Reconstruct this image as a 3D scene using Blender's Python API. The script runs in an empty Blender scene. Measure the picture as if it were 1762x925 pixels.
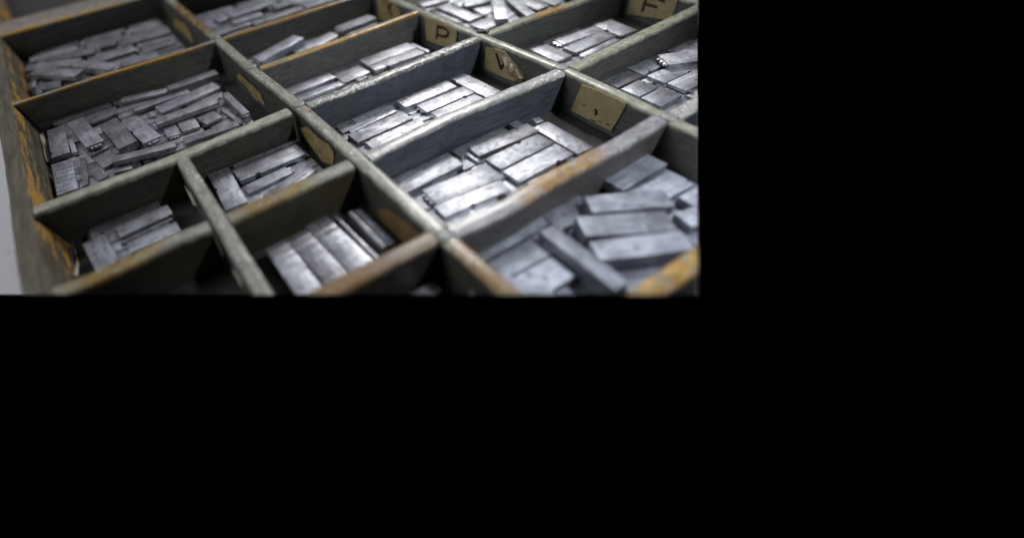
import bpy, bmesh, math, random
from mathutils import Vector, Matrix
# one Blender unit = one centimetre; z = 0 is the top of the dividers
LENS=17.5763
SHX=0.15948
SHY=-0.04115
CAMZ=8.200
ROT=[[0.516087, -0.547012, 0.659115], [0.850941, 0.415251, -0.321662], [-0.097745, 0.726873, 0.67978]]
CUT_A=[0.80036, 0.51394, 0.30871]
CUT_B=[0.63019, -0.45451, -0.62951]
A1N=[(-45, 5.4), (-27.35, 5.4), (-21.8, 5.49), (-17.86, 5.5), (-14.1, 5.63), (-9.04, 5.57), (-6.39, 5.52), (-1.0, 5.5)]
A2N=[(-45, 13.5), (-18.05, 13.51), (-14.1, 13.56), (-10.25, 13.69), (-8.2, 13.62), (-6.5, 13.475), (-5.3, 13.39), (-1, 13.2)]
A0N=[(-14.3, 1.42), (-1, 1.3)]
A3N=[(-45, 21.6), (-1, 21.6)]
PIECES=[
(-13.297,8.011,-0.860,0.118,1.639,0.254,1.5855,-1,[],'','metal','V','thin grey type strip against the divider wall, back of the V-labelled compartment'),
(-12.831,7.776,-0.860,0.110,2.092,0.218,1.6617,-1,[],'1','metal','V','narrow grey type strip beside the thinnest strip in the V-labelled compartment'),
(-12.338,7.703,-0.852,0.118,2.234,0.627,1.5957,-1,[('b', 0.15)],'','metal','V','widest bright type block with a dark nick, V-labelled compartment'),
(-11.685,7.872,-0.860,0.113,2.201,0.504,1.5916,-1,[('b', 0.07)],'','metal','V','brightly glinting type block under the divider edge in the V-labelled compartment'),
(-13.156,6.861,-0.905,0.065,0.629,0.530,1.5499,-1,[],'','metal','V','short lower type end tucked behind the strips in the V-labelled compartment'),
(-13.008,10.138,-0.796,0.188,2.260,0.613,1.5590,-1,[('b', 0.27)],'','metal','V','raised grey type block with a shaded end by the wall, V-labelled compartment'),
(-12.350,10.414,-0.860,0.113,2.215,0.630,1.5637,-1,[('f', 0.78)],'0','metal','V','grey type block between two nicked neighbours, middle of the V-labelled compartment'),
(-11.729,10.419,-0.860,0.101,2.097,0.490,1.5773,-1,[('b', 0.8)],'0','metal','V','pale type block sharing a nick hole, nearest the comma side of the V-labelled compartment'),
(-12.429,11.876,-0.848,0.113,1.921,0.689,0.0338,-1,[('f', 0.13)],'','metal','V','type block lying crosswise beside the torn V label'),
(-9.234,7.377,-0.796,0.189,2.240,0.580,1.5930,-1,[],'1','metal','COM','bluish grey type block with ornate end in the comma-labelled compartment'),
(-8.357,7.764,-0.860,0.112,2.332,0.765,1.4838,-1,[],'0','metal','COM','brightest white-glinting type block in the comma-labelled compartment'),
(-7.707,7.620,-0.860,0.114,2.181,0.529,1.4746,-1,[('f', 0.42)],'','metal','COM','white-glinting type block with a nick, along the chipped orange divider'),
(-8.344,6.206,-0.880,0.113,0.529,0.412,1.4576,-1,[],'','metal','COM','tiny bright type end beside the long divider, upper of two by the comma glint'),
(-7.651,6.184,-0.880,0.094,0.474,0.661,1.5155,-1,[],'','metal','COM','tiny bright type end beside the long divider, by the divider crossing'),
(-9.190,10.183,-0.804,0.170,2.336,0.562,1.5006,-1,[('b', 0.17)],'','metal','COM','grey shaded type block by the wall in the comma-labelled compartment'),
(-8.504,10.172,-0.860,0.104,2.141,0.652,1.5751,-1,[('b', 0.62)],'','metal','COM','silvery type block with streaked top, middle of the comma-labelled compartment'),
(-7.756,10.142,-0.856,0.108,2.150,0.657,1.5813,-1,[('f', 0.72)],'','metal','COM','silvery type block with an edge nick beside the streaked one, comma-labelled compartment'),
(-8.226,11.630,-0.852,0.112,1.809,0.623,-0.0350,-1,[],'','metal','COM','type block lying crosswise below the blank-looking comma label'),
(-9.374,11.900,-0.876,0.439,0.398,0.284,1.3039,-1,[],'1','metal','COM','small type end in the shaded corner behind the crosswise block, comma-labelled compartment'),
(-7.193,10.185,-0.905,0.065,1.874,0.222,1.5392,-1,[],'','metal','COM','lower type strip half hidden by the orange-worn divider, comma-labelled compartment'),
(-9.215,8.934,-0.905,0.075,0.613,0.127,0.0067,-1,[],'','metal','COM','thin type end with a light rim bridging the two halves of the comma-labelled compartment'),
(-16.715,7.357,-0.860,0.117,1.977,0.599,1.6052,-1,[],'','metal','P','grey type block by the wall at the long-divider end of the P-labelled compartment'),
(-15.945,7.386,-0.860,0.117,2.012,0.403,1.5439,-1,[],'1','metal','P','bright-ended type block behind the whitest chipped divider, P-labelled compartment'),
(-16.351,9.010,-0.905,0.078,1.252,0.803,1.6354,-1,[],'','metal','P','short grey type block lying lower, middle of the P-labelled compartment'),
(-15.798,9.114,-0.905,0.087,0.457,0.256,1.7787,-1,[],'','metal','P','small type block showing behind the chipped divider, P-labelled compartment'),
(-16.686,10.986,-0.804,0.164,2.403,0.664,1.5586,-1,[],'','metal','P','pale raised type block by the wall in the P-labelled compartment'),
(-16.024,10.964,-0.804,0.164,2.403,0.558,1.5523,-1,[('f', 0.25)],'','metal','P','pale raised type block with a front nick in the P-labelled compartment'),
(-16.373,12.401,-0.880,0.088,1.132,0.143,0.0700,-1,[],'','metal','P','narrow crosswise type strip below the P label'),
(-20.151,7.558,-0.629,0.332,2.643,0.672,1.8543,-1,[],'0','metal','Y','grey type block lying tilted on its own over the rusty divider crossing'),
(-19.948,9.360,-0.880,0.105,2.344,0.633,1.8453,-1,[],'','metal','Y','pale type strip along the yellow-worn divider under the tilted block'),
(-20.252,11.576,-0.695,0.173,2.068,0.640,1.6293,-1,[],'0','metal','Y','raised rounded type block below the folded paper label'),
(-19.801,11.584,-0.880,0.101,1.604,0.404,1.6056,-1,[],'','metal','Y','low type strip between the rounded block and the yellow-worn divider'),
(-26.029,8.661,-0.695,0.125,2.322,1.127,1.6384,-1,[],'','metal','far','dark wide type block on top of the pile in the blurred far compartment'),
(-25.049,8.199,-0.794,0.170,1.727,0.655,1.5521,-1,[],'1','metal','far','type block with a gleaming end in the blurred far compartment'),
(-25.146,10.178,-0.695,0.269,1.055,0.586,1.6398,-1,[],'','metal','far','pale short type block high in the blurred far compartment'),
(-24.339,9.495,-0.860,0.118,2.777,0.547,1.6303,-1,[],'','metal','far','long pale type strip along the yellow-edged divider, blurred far compartment'),
(-24.486,7.158,-0.880,0.099,1.865,0.328,1.6469,-1,[],'','metal','far','dark low type strip near the rust-topped crossing, blurred far compartment'),
(-24.484,12.076,-0.860,0.107,1.985,0.659,1.6448,-1,[],'','metal','far','pale type strip at the far end of the yellow-edged divider'),
(-26.178,7.269,-0.832,0.145,0.936,0.716,1.7459,-1,[],'','metal','far','dark small type block in the corner behind the rust-topped divider'),
(-26.591,-1.102,-0.794,0.172,2.529,0.667,1.1044,-1,[],'','metal','dim','dim type block with pale side in the compartment below the thick bar'),
(-27.464,-0.218,-0.880,0.089,2.377,0.717,1.1857,-1,[],'','metal','dim','dim grey type block by the thick bar wall'),
(-25.132,-1.057,-0.640,0.208,2.469,0.680,0.7460,-1,[],'','metal','dim','raised dim type block with a black shadowed side near the ochre rail'),
(-24.546,0.603,-0.662,0.303,2.344,0.694,0.6699,-1,[],'1','metal','dim','raised dim type block with a glinting tip behind the ochre-edged divider'),
(-25.914,1.696,-0.876,0.095,1.658,0.836,1.6058,-1,[],'','metal','dim','dim type block in the middle of the compartment below the thick bar'),
(-27.262,1.615,-0.805,0.168,0.893,0.760,1.4081,-1,[],'1','metal','dim','small dim type block with a pale dot below the thick bar'),
(-26.988,3.370,-0.860,0.109,2.390,1.100,1.4752,-1,[],'','metal','dim','dim long type block near the torn yellow label'),
(-25.378,3.558,-0.890,0.075,1.554,0.900,1.5530,-1,[],'','metal','dim','dim type block in front of the long dim one near the torn yellow label'),
(-24.370,2.449,-0.880,0.085,1.637,0.793,1.4906,-1,[],'','metal','dim','dim type strip just behind the ochre-edged divider'),
(-25.322,-2.168,-0.860,0.105,0.316,0.834,1.4215,-1,[],'0','metal','dim','small upright type end with white gleam by the ochre rail'),
(-24.333,-2.078,-0.880,0.081,0.352,0.829,1.6339,-1,[],'0','metal','dim','tiny type end with white gleam half hidden by the ochre-edged divider'),
(-24.452,-1.386,-0.876,0.089,0.648,0.748,1.4134,-1,[],'','metal','dim','flat lilac-grey type block half hidden by the ochre-edged divider'),
(-19.033,-1.851,-0.805,0.161,2.163,0.614,-0.0395,-1,[('f', 0.85)],'','metal','jum','broad dark type block standing by the rail in the jumbled compartment'),
(-18.681,-0.878,-0.662,0.202,2.447,0.609,0.1409,-1,[],'1','metal','jum','raised dark type block with a shiny letter at its end, jumbled compartment'),
(-17.808,-0.786,-0.876,0.112,0.908,0.662,0.1892,-1,[],'','metal','jum','lower type block peeking from under the shiny-lettered one'),
(-17.829,0.109,-0.662,0.304,2.218,0.671,0.1196,-1,[],'','metal','jum','raised plain type block between two slanting ones in the jumbled compartment'),
(-17.505,0.863,-0.684,0.282,2.268,0.643,0.1667,-1,[('f', 0.5)],'1','metal','jum','slanting type block with a nick and shiny tip in the jumbled compartment'),
(-19.931,-0.120,-0.876,0.094,1.061,0.515,1.7526,-1,[],'','metal','jum','short pale type block against the wall behind the slanting blocks'),
(-20.488,1.604,-0.849,0.112,1.940,0.422,1.2978,-1,[],'0','metal','jum','type strip with a gleaming end against the wall of the jumbled compartment'),
(-19.524,2.081,-0.827,0.143,2.346,0.378,1.5971,-1,[],'0','metal','jum','second type strip out from the wall in the jumbled compartment'),
(-19.026,3.132,-0.849,0.117,2.701,0.626,1.7548,-1,[],'1','metal','jum','third type strip out from the wall, ending in a bright dot'),
(-17.694,2.573,-0.695,0.169,2.480,0.556,1.5720,-1,[],'0','metal','jum','raised long type strip with a dark front side in the jumbled compartment'),
(-20.029,3.641,-0.695,0.275,2.067,0.524,1.6093,-1,[],'','metal','jum','raised type strip under the wall corner of the jumbled compartment'),
(-16.866,4.286,-0.662,0.300,2.123,0.270,0.0280,-1,[],'1','metal','jum','wedge-like tilted type block with a pointed tip in the jumbled compartment'),
(-17.081,2.435,-0.876,0.100,0.961,0.639,-0.0520,-1,[],'','metal','jum','squarish type block below the long raised strip, jumbled compartment'),
(-16.984,3.278,-0.876,0.086,0.808,0.759,1.7571,-1,[],'1','metal','jum','bright worn type block in the dark gap below the long raised strip'),
(-15.926,2.931,-0.860,0.116,1.970,0.387,1.4812,-1,[],'','metal','jum','long flat type block along the divider, jumbled compartment'),
(-15.972,0.655,-0.706,0.158,2.218,0.409,1.3095,-1,[],'1','metal','jum','very long raised type strip with black shaded front, jumbled compartment'),
(-16.745,-0.564,-0.876,0.090,0.651,0.917,1.7942,-1,[],'','metal','jum','type block under the start of the very long raised strip'),
(-16.491,-1.963,-0.805,0.156,2.042,0.652,-0.0283,-1,[],'','ribbed','jum','ridged pale type block by the ochre patches of the rail'),
(-16.446,-1.359,-0.827,0.134,1.856,0.171,-0.0984,-1,[],'0','metal','jum','narrow type block on edge beside the ridged one'),
(-16.030,-0.974,-0.905,0.056,0.695,0.374,0.2470,-1,[],'','metal','jum','small low type block beside the dark gap behind the pale divider'),
(-15.785,-0.245,-0.905,0.056,0.624,0.231,1.3503,-1,[],'','metal','jum','low type block in the shade under the very long raised strip'),
(-17.080,1.796,-0.884,0.092,1.123,0.471,-0.0724,-1,[],'1','metal','jum','small square type block with a shiny edge in the middle of the jumbled compartment'),
(-18.745,1.491,-0.892,0.074,0.265,0.436,1.7023,-1,[],'0','metal','jum','tiny type end beside the raised strip tips, jumbled compartment'),
(-16.595,3.928,-0.880,0.082,1.520,0.169,0.1489,-1,[],'','metal','jum','flat type block under the wedge-like tilted one'),
(-18.324,-1.445,-0.849,0.117,1.136,0.175,-0.0038,-1,[],'1','metal','jum','narrow upright type sliver wedged beside the broad dark block'),
(-12.573,-0.357,-0.840,0.131,1.661,0.525,1.6212,-1,[],'0','metal','curl','type block with notched end in the small compartment by the curled paper'),
(-11.763,-0.257,-0.884,0.100,1.433,0.476,1.5838,-1,[],'','metal','curl','type block along the mustard-stained divider by the curled paper'),
(-12.035,-1.658,-0.852,0.114,1.394,0.613,0.1033,-1,[],'','metal','curl','type block lying crosswise by the curled paper'),
(-12.174,-0.351,-0.900,0.084,1.545,0.076,1.6597,-1,[],'','metal','curl','thin pale type strip between two blocks by the curled paper'),
(-13.447,3.982,-0.860,0.126,2.382,0.181,1.5740,-1,[],'','metal','oval','thin type strip against the wall by the yellow oval label'),
(-12.842,3.805,-0.812,0.158,2.270,0.704,1.5801,-1,[('f', 0.25)],'','metal','oval','raised blue-grey type block with a front nick by the yellow oval label'),
(-12.530,2.223,-0.860,0.117,2.009,0.676,-0.0784,-1,[('f', 0.45)],'','metal','oval','type block lying crosswise with a half-round nick by the yellow oval label'),
(-12.119,3.447,-0.884,0.090,1.625,0.444,1.6255,-1,[],'1','metal','oval','type block with a bright worn end by the yellow oval label'),
(-11.592,3.915,-0.900,0.071,1.827,0.470,1.8577,-1,[],'','metal','oval','slanted type block half behind the mustard-topped divider'),
(-8.313,2.383,-0.860,0.108,2.136,0.632,-0.0141,-1,[],'','ribbed','rib','ribbed type block beside the pale flaking divider, first of the ribbed row'),
(-8.368,3.071,-0.860,0.108,2.046,0.640,0.0360,-1,[('f', 0.86)],'','ribbed','rib','ribbed type block with a dark nick hole, middle of the ribbed row'),
(-8.432,3.754,-0.860,0.111,2.278,0.665,0.0519,-1,[],'','ribbed','rib','ribbed type block with a bright edge, last of the ribbed row'),
(-8.391,4.259,-0.890,0.425,2.119,0.109,0.0191,-1,[],'','metal','rib','narrow bluish type strip along the bright edge of the ribbed row'),
(-8.490,4.666,-0.900,0.415,1.715,0.170,0.0023,-1,[],'','metal','rib','dark type strip in the shadow beside the narrow bluish strip'),
(-8.441,4.881,-0.900,0.415,1.684,0.182,0.0038,-1,[],'','metal','rib','dark type strip in deepest shadow below the brown stained label'),
(-5.892,11.808,-0.844,0.296,1.855,0.731,1.5786,-1,[],'','spacer','big','big smooth spacer block by the orange-worn divider corner'),
(-5.023,11.739,-0.880,0.264,1.574,0.707,1.5191,-1,[],'','spacer','big','big smooth spacer block half under another, by the dark end wall'),
(-5.017,10.323,-0.572,0.296,1.989,0.630,1.0454,-1,[],'','spacer','big','big smooth spacer block lying crooked on top of others with pitted face'),
(-4.539,9.583,-0.572,0.552,2.105,0.704,1.0258,-1,[],'','spacer','big','big bright spacer block with pits, lying against the crooked one'),
(-3.868,9.245,-0.572,0.552,2.160,0.608,1.0993,-1,[],'','spacer','big','thick blue-grey spacer block with a dark tall front side'),
(-4.439,7.947,-0.572,0.550,2.207,0.435,-0.0529,-1,[],'','spacer','big','long narrow spacer lying diagonally among the big smooth blocks'),
(-5.773,9.189,-0.880,0.250,1.373,0.667,1.5614,-1,[],'','spacer','big','pitted spacer block under the crooked one'),
(-5.970,7.320,-0.900,0.230,2.368,0.309,1.5676,-1,[],'','spacer','big','bluish spacer strip along the divider wall'),
(-5.349,7.012,-0.860,0.270,1.525,0.603,1.5268,-1,[],'','spacer','big','whitish spacer block with one dark pit beside the bluish strip'),
(-4.620,6.888,-0.860,0.268,1.454,0.733,1.5386,-1,[],'','spacer','big','grey spacer block beside the long diagonal one'),
(-4.593,5.934,-0.652,0.196,1.609,0.932,0.4962,-1,[],'','spacer','big','bright spacer block nearest the brown long divider'),
(-4.326,12.317,-0.884,0.273,1.141,0.438,1.5508,-1,[],'','spacer','big','spacer block poking out behind the crooked one, by the dark end wall'),
(-3.846,11.651,-0.900,0.244,1.140,0.569,1.3550,-1,[],'','spacer','big','grey spacer block lying low beyond the thick blue-grey one'),
(-3.258,8.831,-0.905,0.217,1.156,0.566,1.0662,-1,[],'','spacer','big','low shaded spacer block in front of the thick blue-grey one'),
(-18.238,16.008,-0.860,0.134,2.361,0.699,-0.0079,-1,[],'','metal','top','pale type block pair end near the black clip, blurred back compartment'),
(-18.212,17.090,-0.695,0.173,1.263,0.478,1.3484,-1,[],'','metal','top','raised type block at the photo-top of the blurred back compartment by the stubby one'),
(-16.878,17.258,-0.673,0.195,2.569,0.564,-0.6645,-1,[],'','metal','top','stubby raised type block pointing at the yellow-edged divider, back compartment'),
(-16.496,18.164,-0.750,0.138,2.263,0.485,-0.3670,-1,[],'','metal','top','slanting type block beyond the stubby one, back compartment'),
(-16.338,16.164,-0.880,0.086,1.462,0.876,1.6363,-1,[],'','metal','top','pale flat type block just behind the yellow-edged divider, back compartment'),
(-17.622,17.115,-0.880,0.082,0.899,0.979,1.5000,-1,[],'','metal','top','small type block in the gap behind the stubby one, back compartment'),
(-20.104,16.053,-0.860,0.111,1.480,0.598,1.4202,-1,[],'','metal','top','type block in the corner behind the long pale divider, back compartment'),
(-18.405,15.814,-1.010,0.305,0.802,2.034,1.6336,-1,[],'','metal','top','pale type block parallel to its pair by the black clip, back compartment'),
(-16.455,19.027,-0.860,0.101,1.279,0.647,-0.1256,-1,[],'','metal','top','type block at the orange-flaked divider, back compartment'),
(-16.580,18.258,-0.900,0.062,1.288,0.485,-0.2344,-1,[],'','metal','top','striped pale type block before the orange-flaked divider, back compartment'),
(-16.305,19.717,-0.860,0.101,1.167,0.454,0.0487,-1,[],'','metal','top','thin type block at the far end of the orange-flaked divider'),
(-12.464,15.756,-0.860,0.104,1.392,0.827,-0.0537,-1,[],'','metal','F','pale type block by the long divider, crosswise end of the F-labelled compartment'),
(-12.800,17.664,-0.852,0.123,2.310,0.598,1.4846,-1,[('f', 0.35)],'0','metal','F','pale type block by the wall in the F-labelled compartment'),
(-12.110,17.521,-0.852,0.130,2.264,0.635,1.5587,-1,[('b', 0.1)],'','metal','F','pale type block in the middle of the F-labelled compartment'),
(-11.555,17.472,-0.880,0.104,2.213,0.274,1.6107,-1,[],'1','metal','F','narrow type block with a white gleaming end, F-labelled compartment'),
(-12.339,19.272,-0.860,0.106,1.417,0.892,-0.1167,-1,[('f', 0.5)],'','metal','F','ridged type block lying crosswise below the F label'),
(-9.414,15.922,-0.860,0.117,1.285,0.601,1.5816,-1,[('b', 0.9)],'','metal','right','type block at the wall foot in the compartment with the perched block'),
(-8.650,15.837,-0.860,0.103,1.079,0.697,1.5927,-1,[],'1','metal','right','second type block out from the wall, below the perched block'),
(-7.859,15.809,-0.860,0.126,1.101,0.720,1.5806,-1,[],'','metal','right','third type block out from the wall, below the perched block'),
(-9.458,17.231,-0.860,0.109,1.115,0.666,1.5711,-1,[('f', 0.3)],'','metal','right','type block with a dark nick directly under the tip of the perched block'),
(-8.626,17.637,-0.860,0.106,1.949,0.675,1.5173,-1,[('f', 0.65)],'','metal','right','pale golden-grey type block under the perched block'),
(-7.903,17.648,-0.860,0.107,1.936,0.698,1.5388,-1,[('f', 0.55)],'','metal','right','silvery type block farther from the wall than the golden-grey one'),
(-8.785,18.551,-0.668,0.180,2.093,0.816,1.1305,-1,[],'0','metal','right','type block perched on top of the others with a dark letter end'),
(-9.289,19.424,-0.860,0.111,0.846,0.836,1.7047,-1,[],'','metal','right','type block behind the perched one at the wall'),
(-9.322,20.291,-0.860,0.111,0.800,0.642,1.5666,-1,[],'','metal','right','type block farthest behind the perched one at the wall'),
(-7.245,16.907,-0.900,0.074,0.810,0.394,1.5685,-1,[('b', 0.3)],'','metal','right','low type block beside the third one out from the wall, with nicked edge'),
(-13.336,7.452,-0.990,0.325,2.230,0.493,1.5568,1,[('b', 0.82)],'','metal','V','low type block mostly hidden under others in the V-labelled compartment'),
(-13.336,9.771,-1.002,0.313,2.230,0.493,1.5739,1,[('b', 0.15)],'1','metal','V','low type block mostly hidden under others in the V-labelled compartment'),
(-13.336,11.464,-1.008,0.307,0.823,0.493,1.5614,1,[('b', 0.15)],'','metal','V','low type block mostly hidden under others in the V-labelled compartment'),
(-12.760,7.290,-0.982,0.333,2.230,0.589,1.5571,1,[('b', 0.15)],'','metal','V','low type block mostly hidden under others in the V-labelled compartment'),
(-12.760,9.657,-0.996,0.319,2.230,0.589,1.5531,1,[('b', 0.15)],'0','metal','V','low type block mostly hidden under others in the V-labelled compartment'),
(-12.760,11.378,-1.005,0.310,0.994,0.589,1.5708,1,[('b', 0.15)],'','metal','V','low type block mostly hidden under others in the V-labelled compartment'),
(-12.141,7.183,-1.015,0.300,2.230,0.579,1.5933,1,[('b', 0.15)],'1','metal','V','low type block mostly hidden under others in the V-labelled compartment'),
(-12.141,9.527,-0.985,0.330,2.230,0.579,1.5647,1,[],'','metal','V','low type block mostly hidden under others in the V-labelled compartment'),
(-12.141,11.334,-1.001,0.314,1.083,0.579,1.5702,1,[],'','metal','V','low type block mostly hidden under others in the V-labelled compartment'),
(-11.548,6.995,-0.995,0.320,2.230,0.537,1.5759,1,[],'','metal','V','low type block mostly hidden under others in the V-labelled compartment'),
(-11.548,9.346,-1.009,0.306,2.230,0.537,1.5779,1,[],'','metal','V','low type block mostly hidden under others in the V-labelled compartment'),
(-11.548,11.226,-0.973,0.342,1.299,0.537,1.5889,1,[('b', 0.82)],'','metal','V','low type block mostly hidden under others in the V-labelled compartment'),
(-11.023,7.417,-0.973,0.342,2.230,0.443,1.5673,1,[('b', 0.82)],'','metal','V','low type block mostly hidden under others in the V-labelled compartment'),
(-11.023,9.797,-1.001,0.314,2.230,0.443,1.5665,1,[('b', 0.15)],'','metal','V','low type block mostly hidden under others in the V-labelled compartment'),
(-11.023,11.437,-0.990,0.325,0.875,0.443,1.5630,1,[('b', 0.82)],'','metal','V','low type block mostly hidden under others in the V-labelled compartment'),
(-9.684,7.473,-1.007,0.308,2.230,0.497,1.5663,1,[('b', 0.15)],'','metal','COM','low type block mostly hidden under others in the comma-labelled compartment'),
(-9.684,9.849,-0.992,0.323,2.230,0.497,1.5800,1,[],'1','metal','COM','low type block mostly hidden under others in the comma-labelled compartment'),
(-9.684,11.299,-0.990,0.325,0.352,0.497,1.5850,1,[],'','metal','COM','low type block mostly hidden under others in the comma-labelled compartment'),
(-9.161,7.168,-0.997,0.318,2.230,0.479,1.5700,1,[],'1','metal','COM','low type block mostly hidden under others in the comma-labelled compartment'),
(-9.161,9.504,-1.008,0.307,2.230,0.479,1.5589,1,[],'','metal','COM','low type block mostly hidden under others in the comma-labelled compartment'),
(-9.161,11.093,-0.989,0.326,0.765,0.479,1.5535,1,[('b', 0.15)],'','metal','COM','low type block mostly hidden under others in the comma-labelled compartment'),
(-8.714,7.246,-1.005,0.310,2.230,0.346,1.5731,1,[('b', 0.82)],'0','metal','COM','low type block mostly hidden under others in the comma-labelled compartment'),
(-8.714,9.604,-1.009,0.306,2.230,0.346,1.5760,1,[],'0','metal','COM','low type block mostly hidden under others in the comma-labelled compartment'),
(-8.714,11.166,-0.986,0.329,0.617,0.346,1.5699,1,[],'','metal','COM','low type block mostly hidden under others in the comma-labelled compartment'),
(-8.205,7.277,-1.014,0.301,2.230,0.602,1.5643,1,[],'','metal','COM','low type block mostly hidden under others in the comma-labelled compartment'),
(-8.205,9.631,-0.984,0.331,2.230,0.602,1.5789,1,[('b', 0.15)],'','metal','COM','low type block mostly hidden under others in the comma-labelled compartment'),
(-8.205,11.171,-0.976,0.339,0.608,0.602,1.5684,1,[],'','metal','COM','low type block mostly hidden under others in the comma-labelled compartment'),
(-7.569,7.216,-0.986,0.329,2.230,0.600,1.5735,1,[],'1','metal','COM','low type block mostly hidden under others in the comma-labelled compartment'),
(-7.569,9.611,-1.014,0.301,2.230,0.600,1.5847,1,[],'1','metal','COM','low type block mostly hidden under others in the comma-labelled compartment'),
(-7.569,11.167,-0.989,0.326,0.617,0.600,1.5735,1,[('b', 0.15)],'0','metal','COM','low type block mostly hidden under others in the comma-labelled compartment'),
(-6.962,7.234,-0.996,0.319,2.230,0.543,1.5693,1,[],'','metal','COM','low type block mostly hidden under others in the comma-labelled compartment'),
(-6.962,9.591,-0.993,0.322,2.230,0.543,1.5550,1,[('b', 0.15)],'1','metal','COM','low type block mostly hidden under others in the comma-labelled compartment'),
(-6.962,11.131,-0.982,0.333,0.687,0.543,1.5765,1,[],'1','metal','COM','low type block mostly hidden under others in the comma-labelled compartment'),
(-17.125,7.329,-1.006,0.309,2.230,0.415,1.5692,1,[('b', 0.82)],'1','metal','P','low type block mostly hidden under others in the P-labelled compartment'),
(-17.125,9.684,-1.004,0.311,2.230,0.415,1.5715,1,[],'','metal','P','low type block mostly hidden under others in the P-labelled compartment'),
(-17.125,11.717,-0.999,0.316,1.517,0.415,1.5830,1,[],'0','metal','P','low type block mostly hidden under others in the P-labelled compartment'),
(-16.700,7.165,-1.012,0.303,2.230,0.365,1.5735,1,[],'','metal','P','low type block mostly hidden under others in the P-labelled compartment'),
(-16.700,9.486,-0.995,0.320,2.230,0.365,1.5687,1,[],'1','metal','P','low type block mostly hidden under others in the P-labelled compartment'),
(-16.700,11.595,-0.985,0.330,1.760,0.365,1.5530,1,[],'1','metal','P','low type block mostly hidden under others in the P-labelled compartment'),
(-16.195,7.129,-0.989,0.326,2.230,0.574,1.5686,1,[],'0','metal','P','low type block mostly hidden under others in the P-labelled compartment'),
(-16.195,9.490,-1.014,0.301,2.230,0.574,1.5631,1,[('b', 0.82)],'','metal','P','low type block mostly hidden under others in the P-labelled compartment'),
(-16.195,11.581,-0.980,0.335,1.787,0.574,1.5906,1,[('b', 0.15)],'','metal','P','low type block mostly hidden under others in the P-labelled compartment'),
(-15.693,7.045,-1.000,0.315,2.230,0.360,1.5541,1,[('b', 0.15)],'','metal','P','low type block mostly hidden under others in the P-labelled compartment'),
(-15.693,9.429,-1.004,0.311,2.230,0.360,1.5670,1,[],'1','metal','P','low type block mostly hidden under others in the P-labelled compartment'),
(-15.693,11.573,-0.982,0.333,1.803,0.360,1.5792,1,[],'','metal','P','low type block mostly hidden under others in the P-labelled compartment'),
(-15.197,7.443,-1.011,0.304,2.230,0.563,1.5727,1,[],'1','metal','P','low type block mostly hidden under others in the P-labelled compartment'),
(-15.197,9.765,-0.977,0.338,2.230,0.563,1.5547,1,[('b', 0.82)],'1','metal','P','low type block mostly hidden under others in the P-labelled compartment'),
(-15.197,11.732,-0.974,0.341,1.486,0.563,1.5756,1,[('b', 0.15)],'','metal','P','low type block mostly hidden under others in the P-labelled compartment'),
(-14.660,7.034,-0.976,0.339,2.230,0.442,1.5587,1,[('b', 0.15)],'0','metal','P','low type block mostly hidden under others in the P-labelled compartment'),
(-14.660,9.389,-1.013,0.302,2.230,0.442,1.6014,1,[('b', 0.82)],'0','metal','P','low type block mostly hidden under others in the P-labelled compartment'),
(-14.660,11.552,-1.012,0.303,1.847,0.442,1.5923,1,[],'','metal','P','low type block mostly hidden under others in the P-labelled compartment'),
(-20.783,7.225,-0.973,0.342,2.230,0.600,1.5747,1,[],'1','metal','Y','low type block mostly hidden under others in the compartment of the tilted block'),
(-20.783,9.620,-1.011,0.304,2.230,0.600,1.5415,1,[('b', 0.82)],'','metal','Y','low type block mostly hidden under others in the compartment of the tilted block'),
(-20.783,11.819,-0.980,0.335,1.913,0.600,1.5722,1,[],'0','metal','Y','low type block mostly hidden under others in the compartment of the tilted block'),
(-20.142,7.425,-1.009,0.306,2.230,0.611,1.5629,1,[],'0','metal','Y','low type block mostly hidden under others in the compartment of the tilted block'),
(-20.142,9.787,-1.007,0.308,2.230,0.611,1.5643,1,[],'','metal','Y','low type block mostly hidden under others in the compartment of the tilted block'),
(-20.142,11.906,-0.993,0.322,1.739,0.611,1.6020,1,[],'','metal','Y','low type block mostly hidden under others in the compartment of the tilted block'),
(-19.535,7.023,-0.992,0.323,2.230,0.532,1.5763,1,[],'1','metal','Y','low type block mostly hidden under others in the compartment of the tilted block'),
(-19.535,9.357,-0.997,0.318,2.230,0.532,1.5646,1,[],'1','metal','Y','low type block mostly hidden under others in the compartment of the tilted block'),
(-19.535,11.687,-1.010,0.305,2.176,0.532,1.5718,1,[],'','metal','Y','low type block mostly hidden under others in the compartment of the tilted block'),
(-19.052,7.380,-1.005,0.310,2.230,0.364,1.5786,1,[],'0','metal','Y','low type block mostly hidden under others in the compartment of the tilted block'),
(-19.052,9.755,-1.005,0.310,2.230,0.364,1.5719,1,[],'1','metal','Y','low type block mostly hidden under others in the compartment of the tilted block'),
(-19.052,11.895,-1.004,0.311,1.759,0.364,1.5811,1,[('b', 0.82)],'','metal','Y','low type block mostly hidden under others in the compartment of the tilted block'),
(-18.611,7.255,-1.008,0.307,2.230,0.449,1.5808,1,[('b', 0.15)],'','metal','Y','low type block mostly hidden under others in the compartment of the tilted block'),
(-18.611,9.641,-1.005,0.310,2.230,0.449,1.5527,1,[],'0','metal','Y','low type block mostly hidden under others in the compartment of the tilted block'),
(-18.611,11.846,-1.002,0.313,1.857,0.449,1.5555,1,[('b', 0.15)],'','metal','Y','low type block mostly hidden under others in the compartment of the tilted block'),
(-18.159,7.038,-1.011,0.304,2.230,0.383,1.5757,1,[('b', 0.82)],'1','metal','Y','low type block mostly hidden under others in the compartment of the tilted block'),
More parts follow.
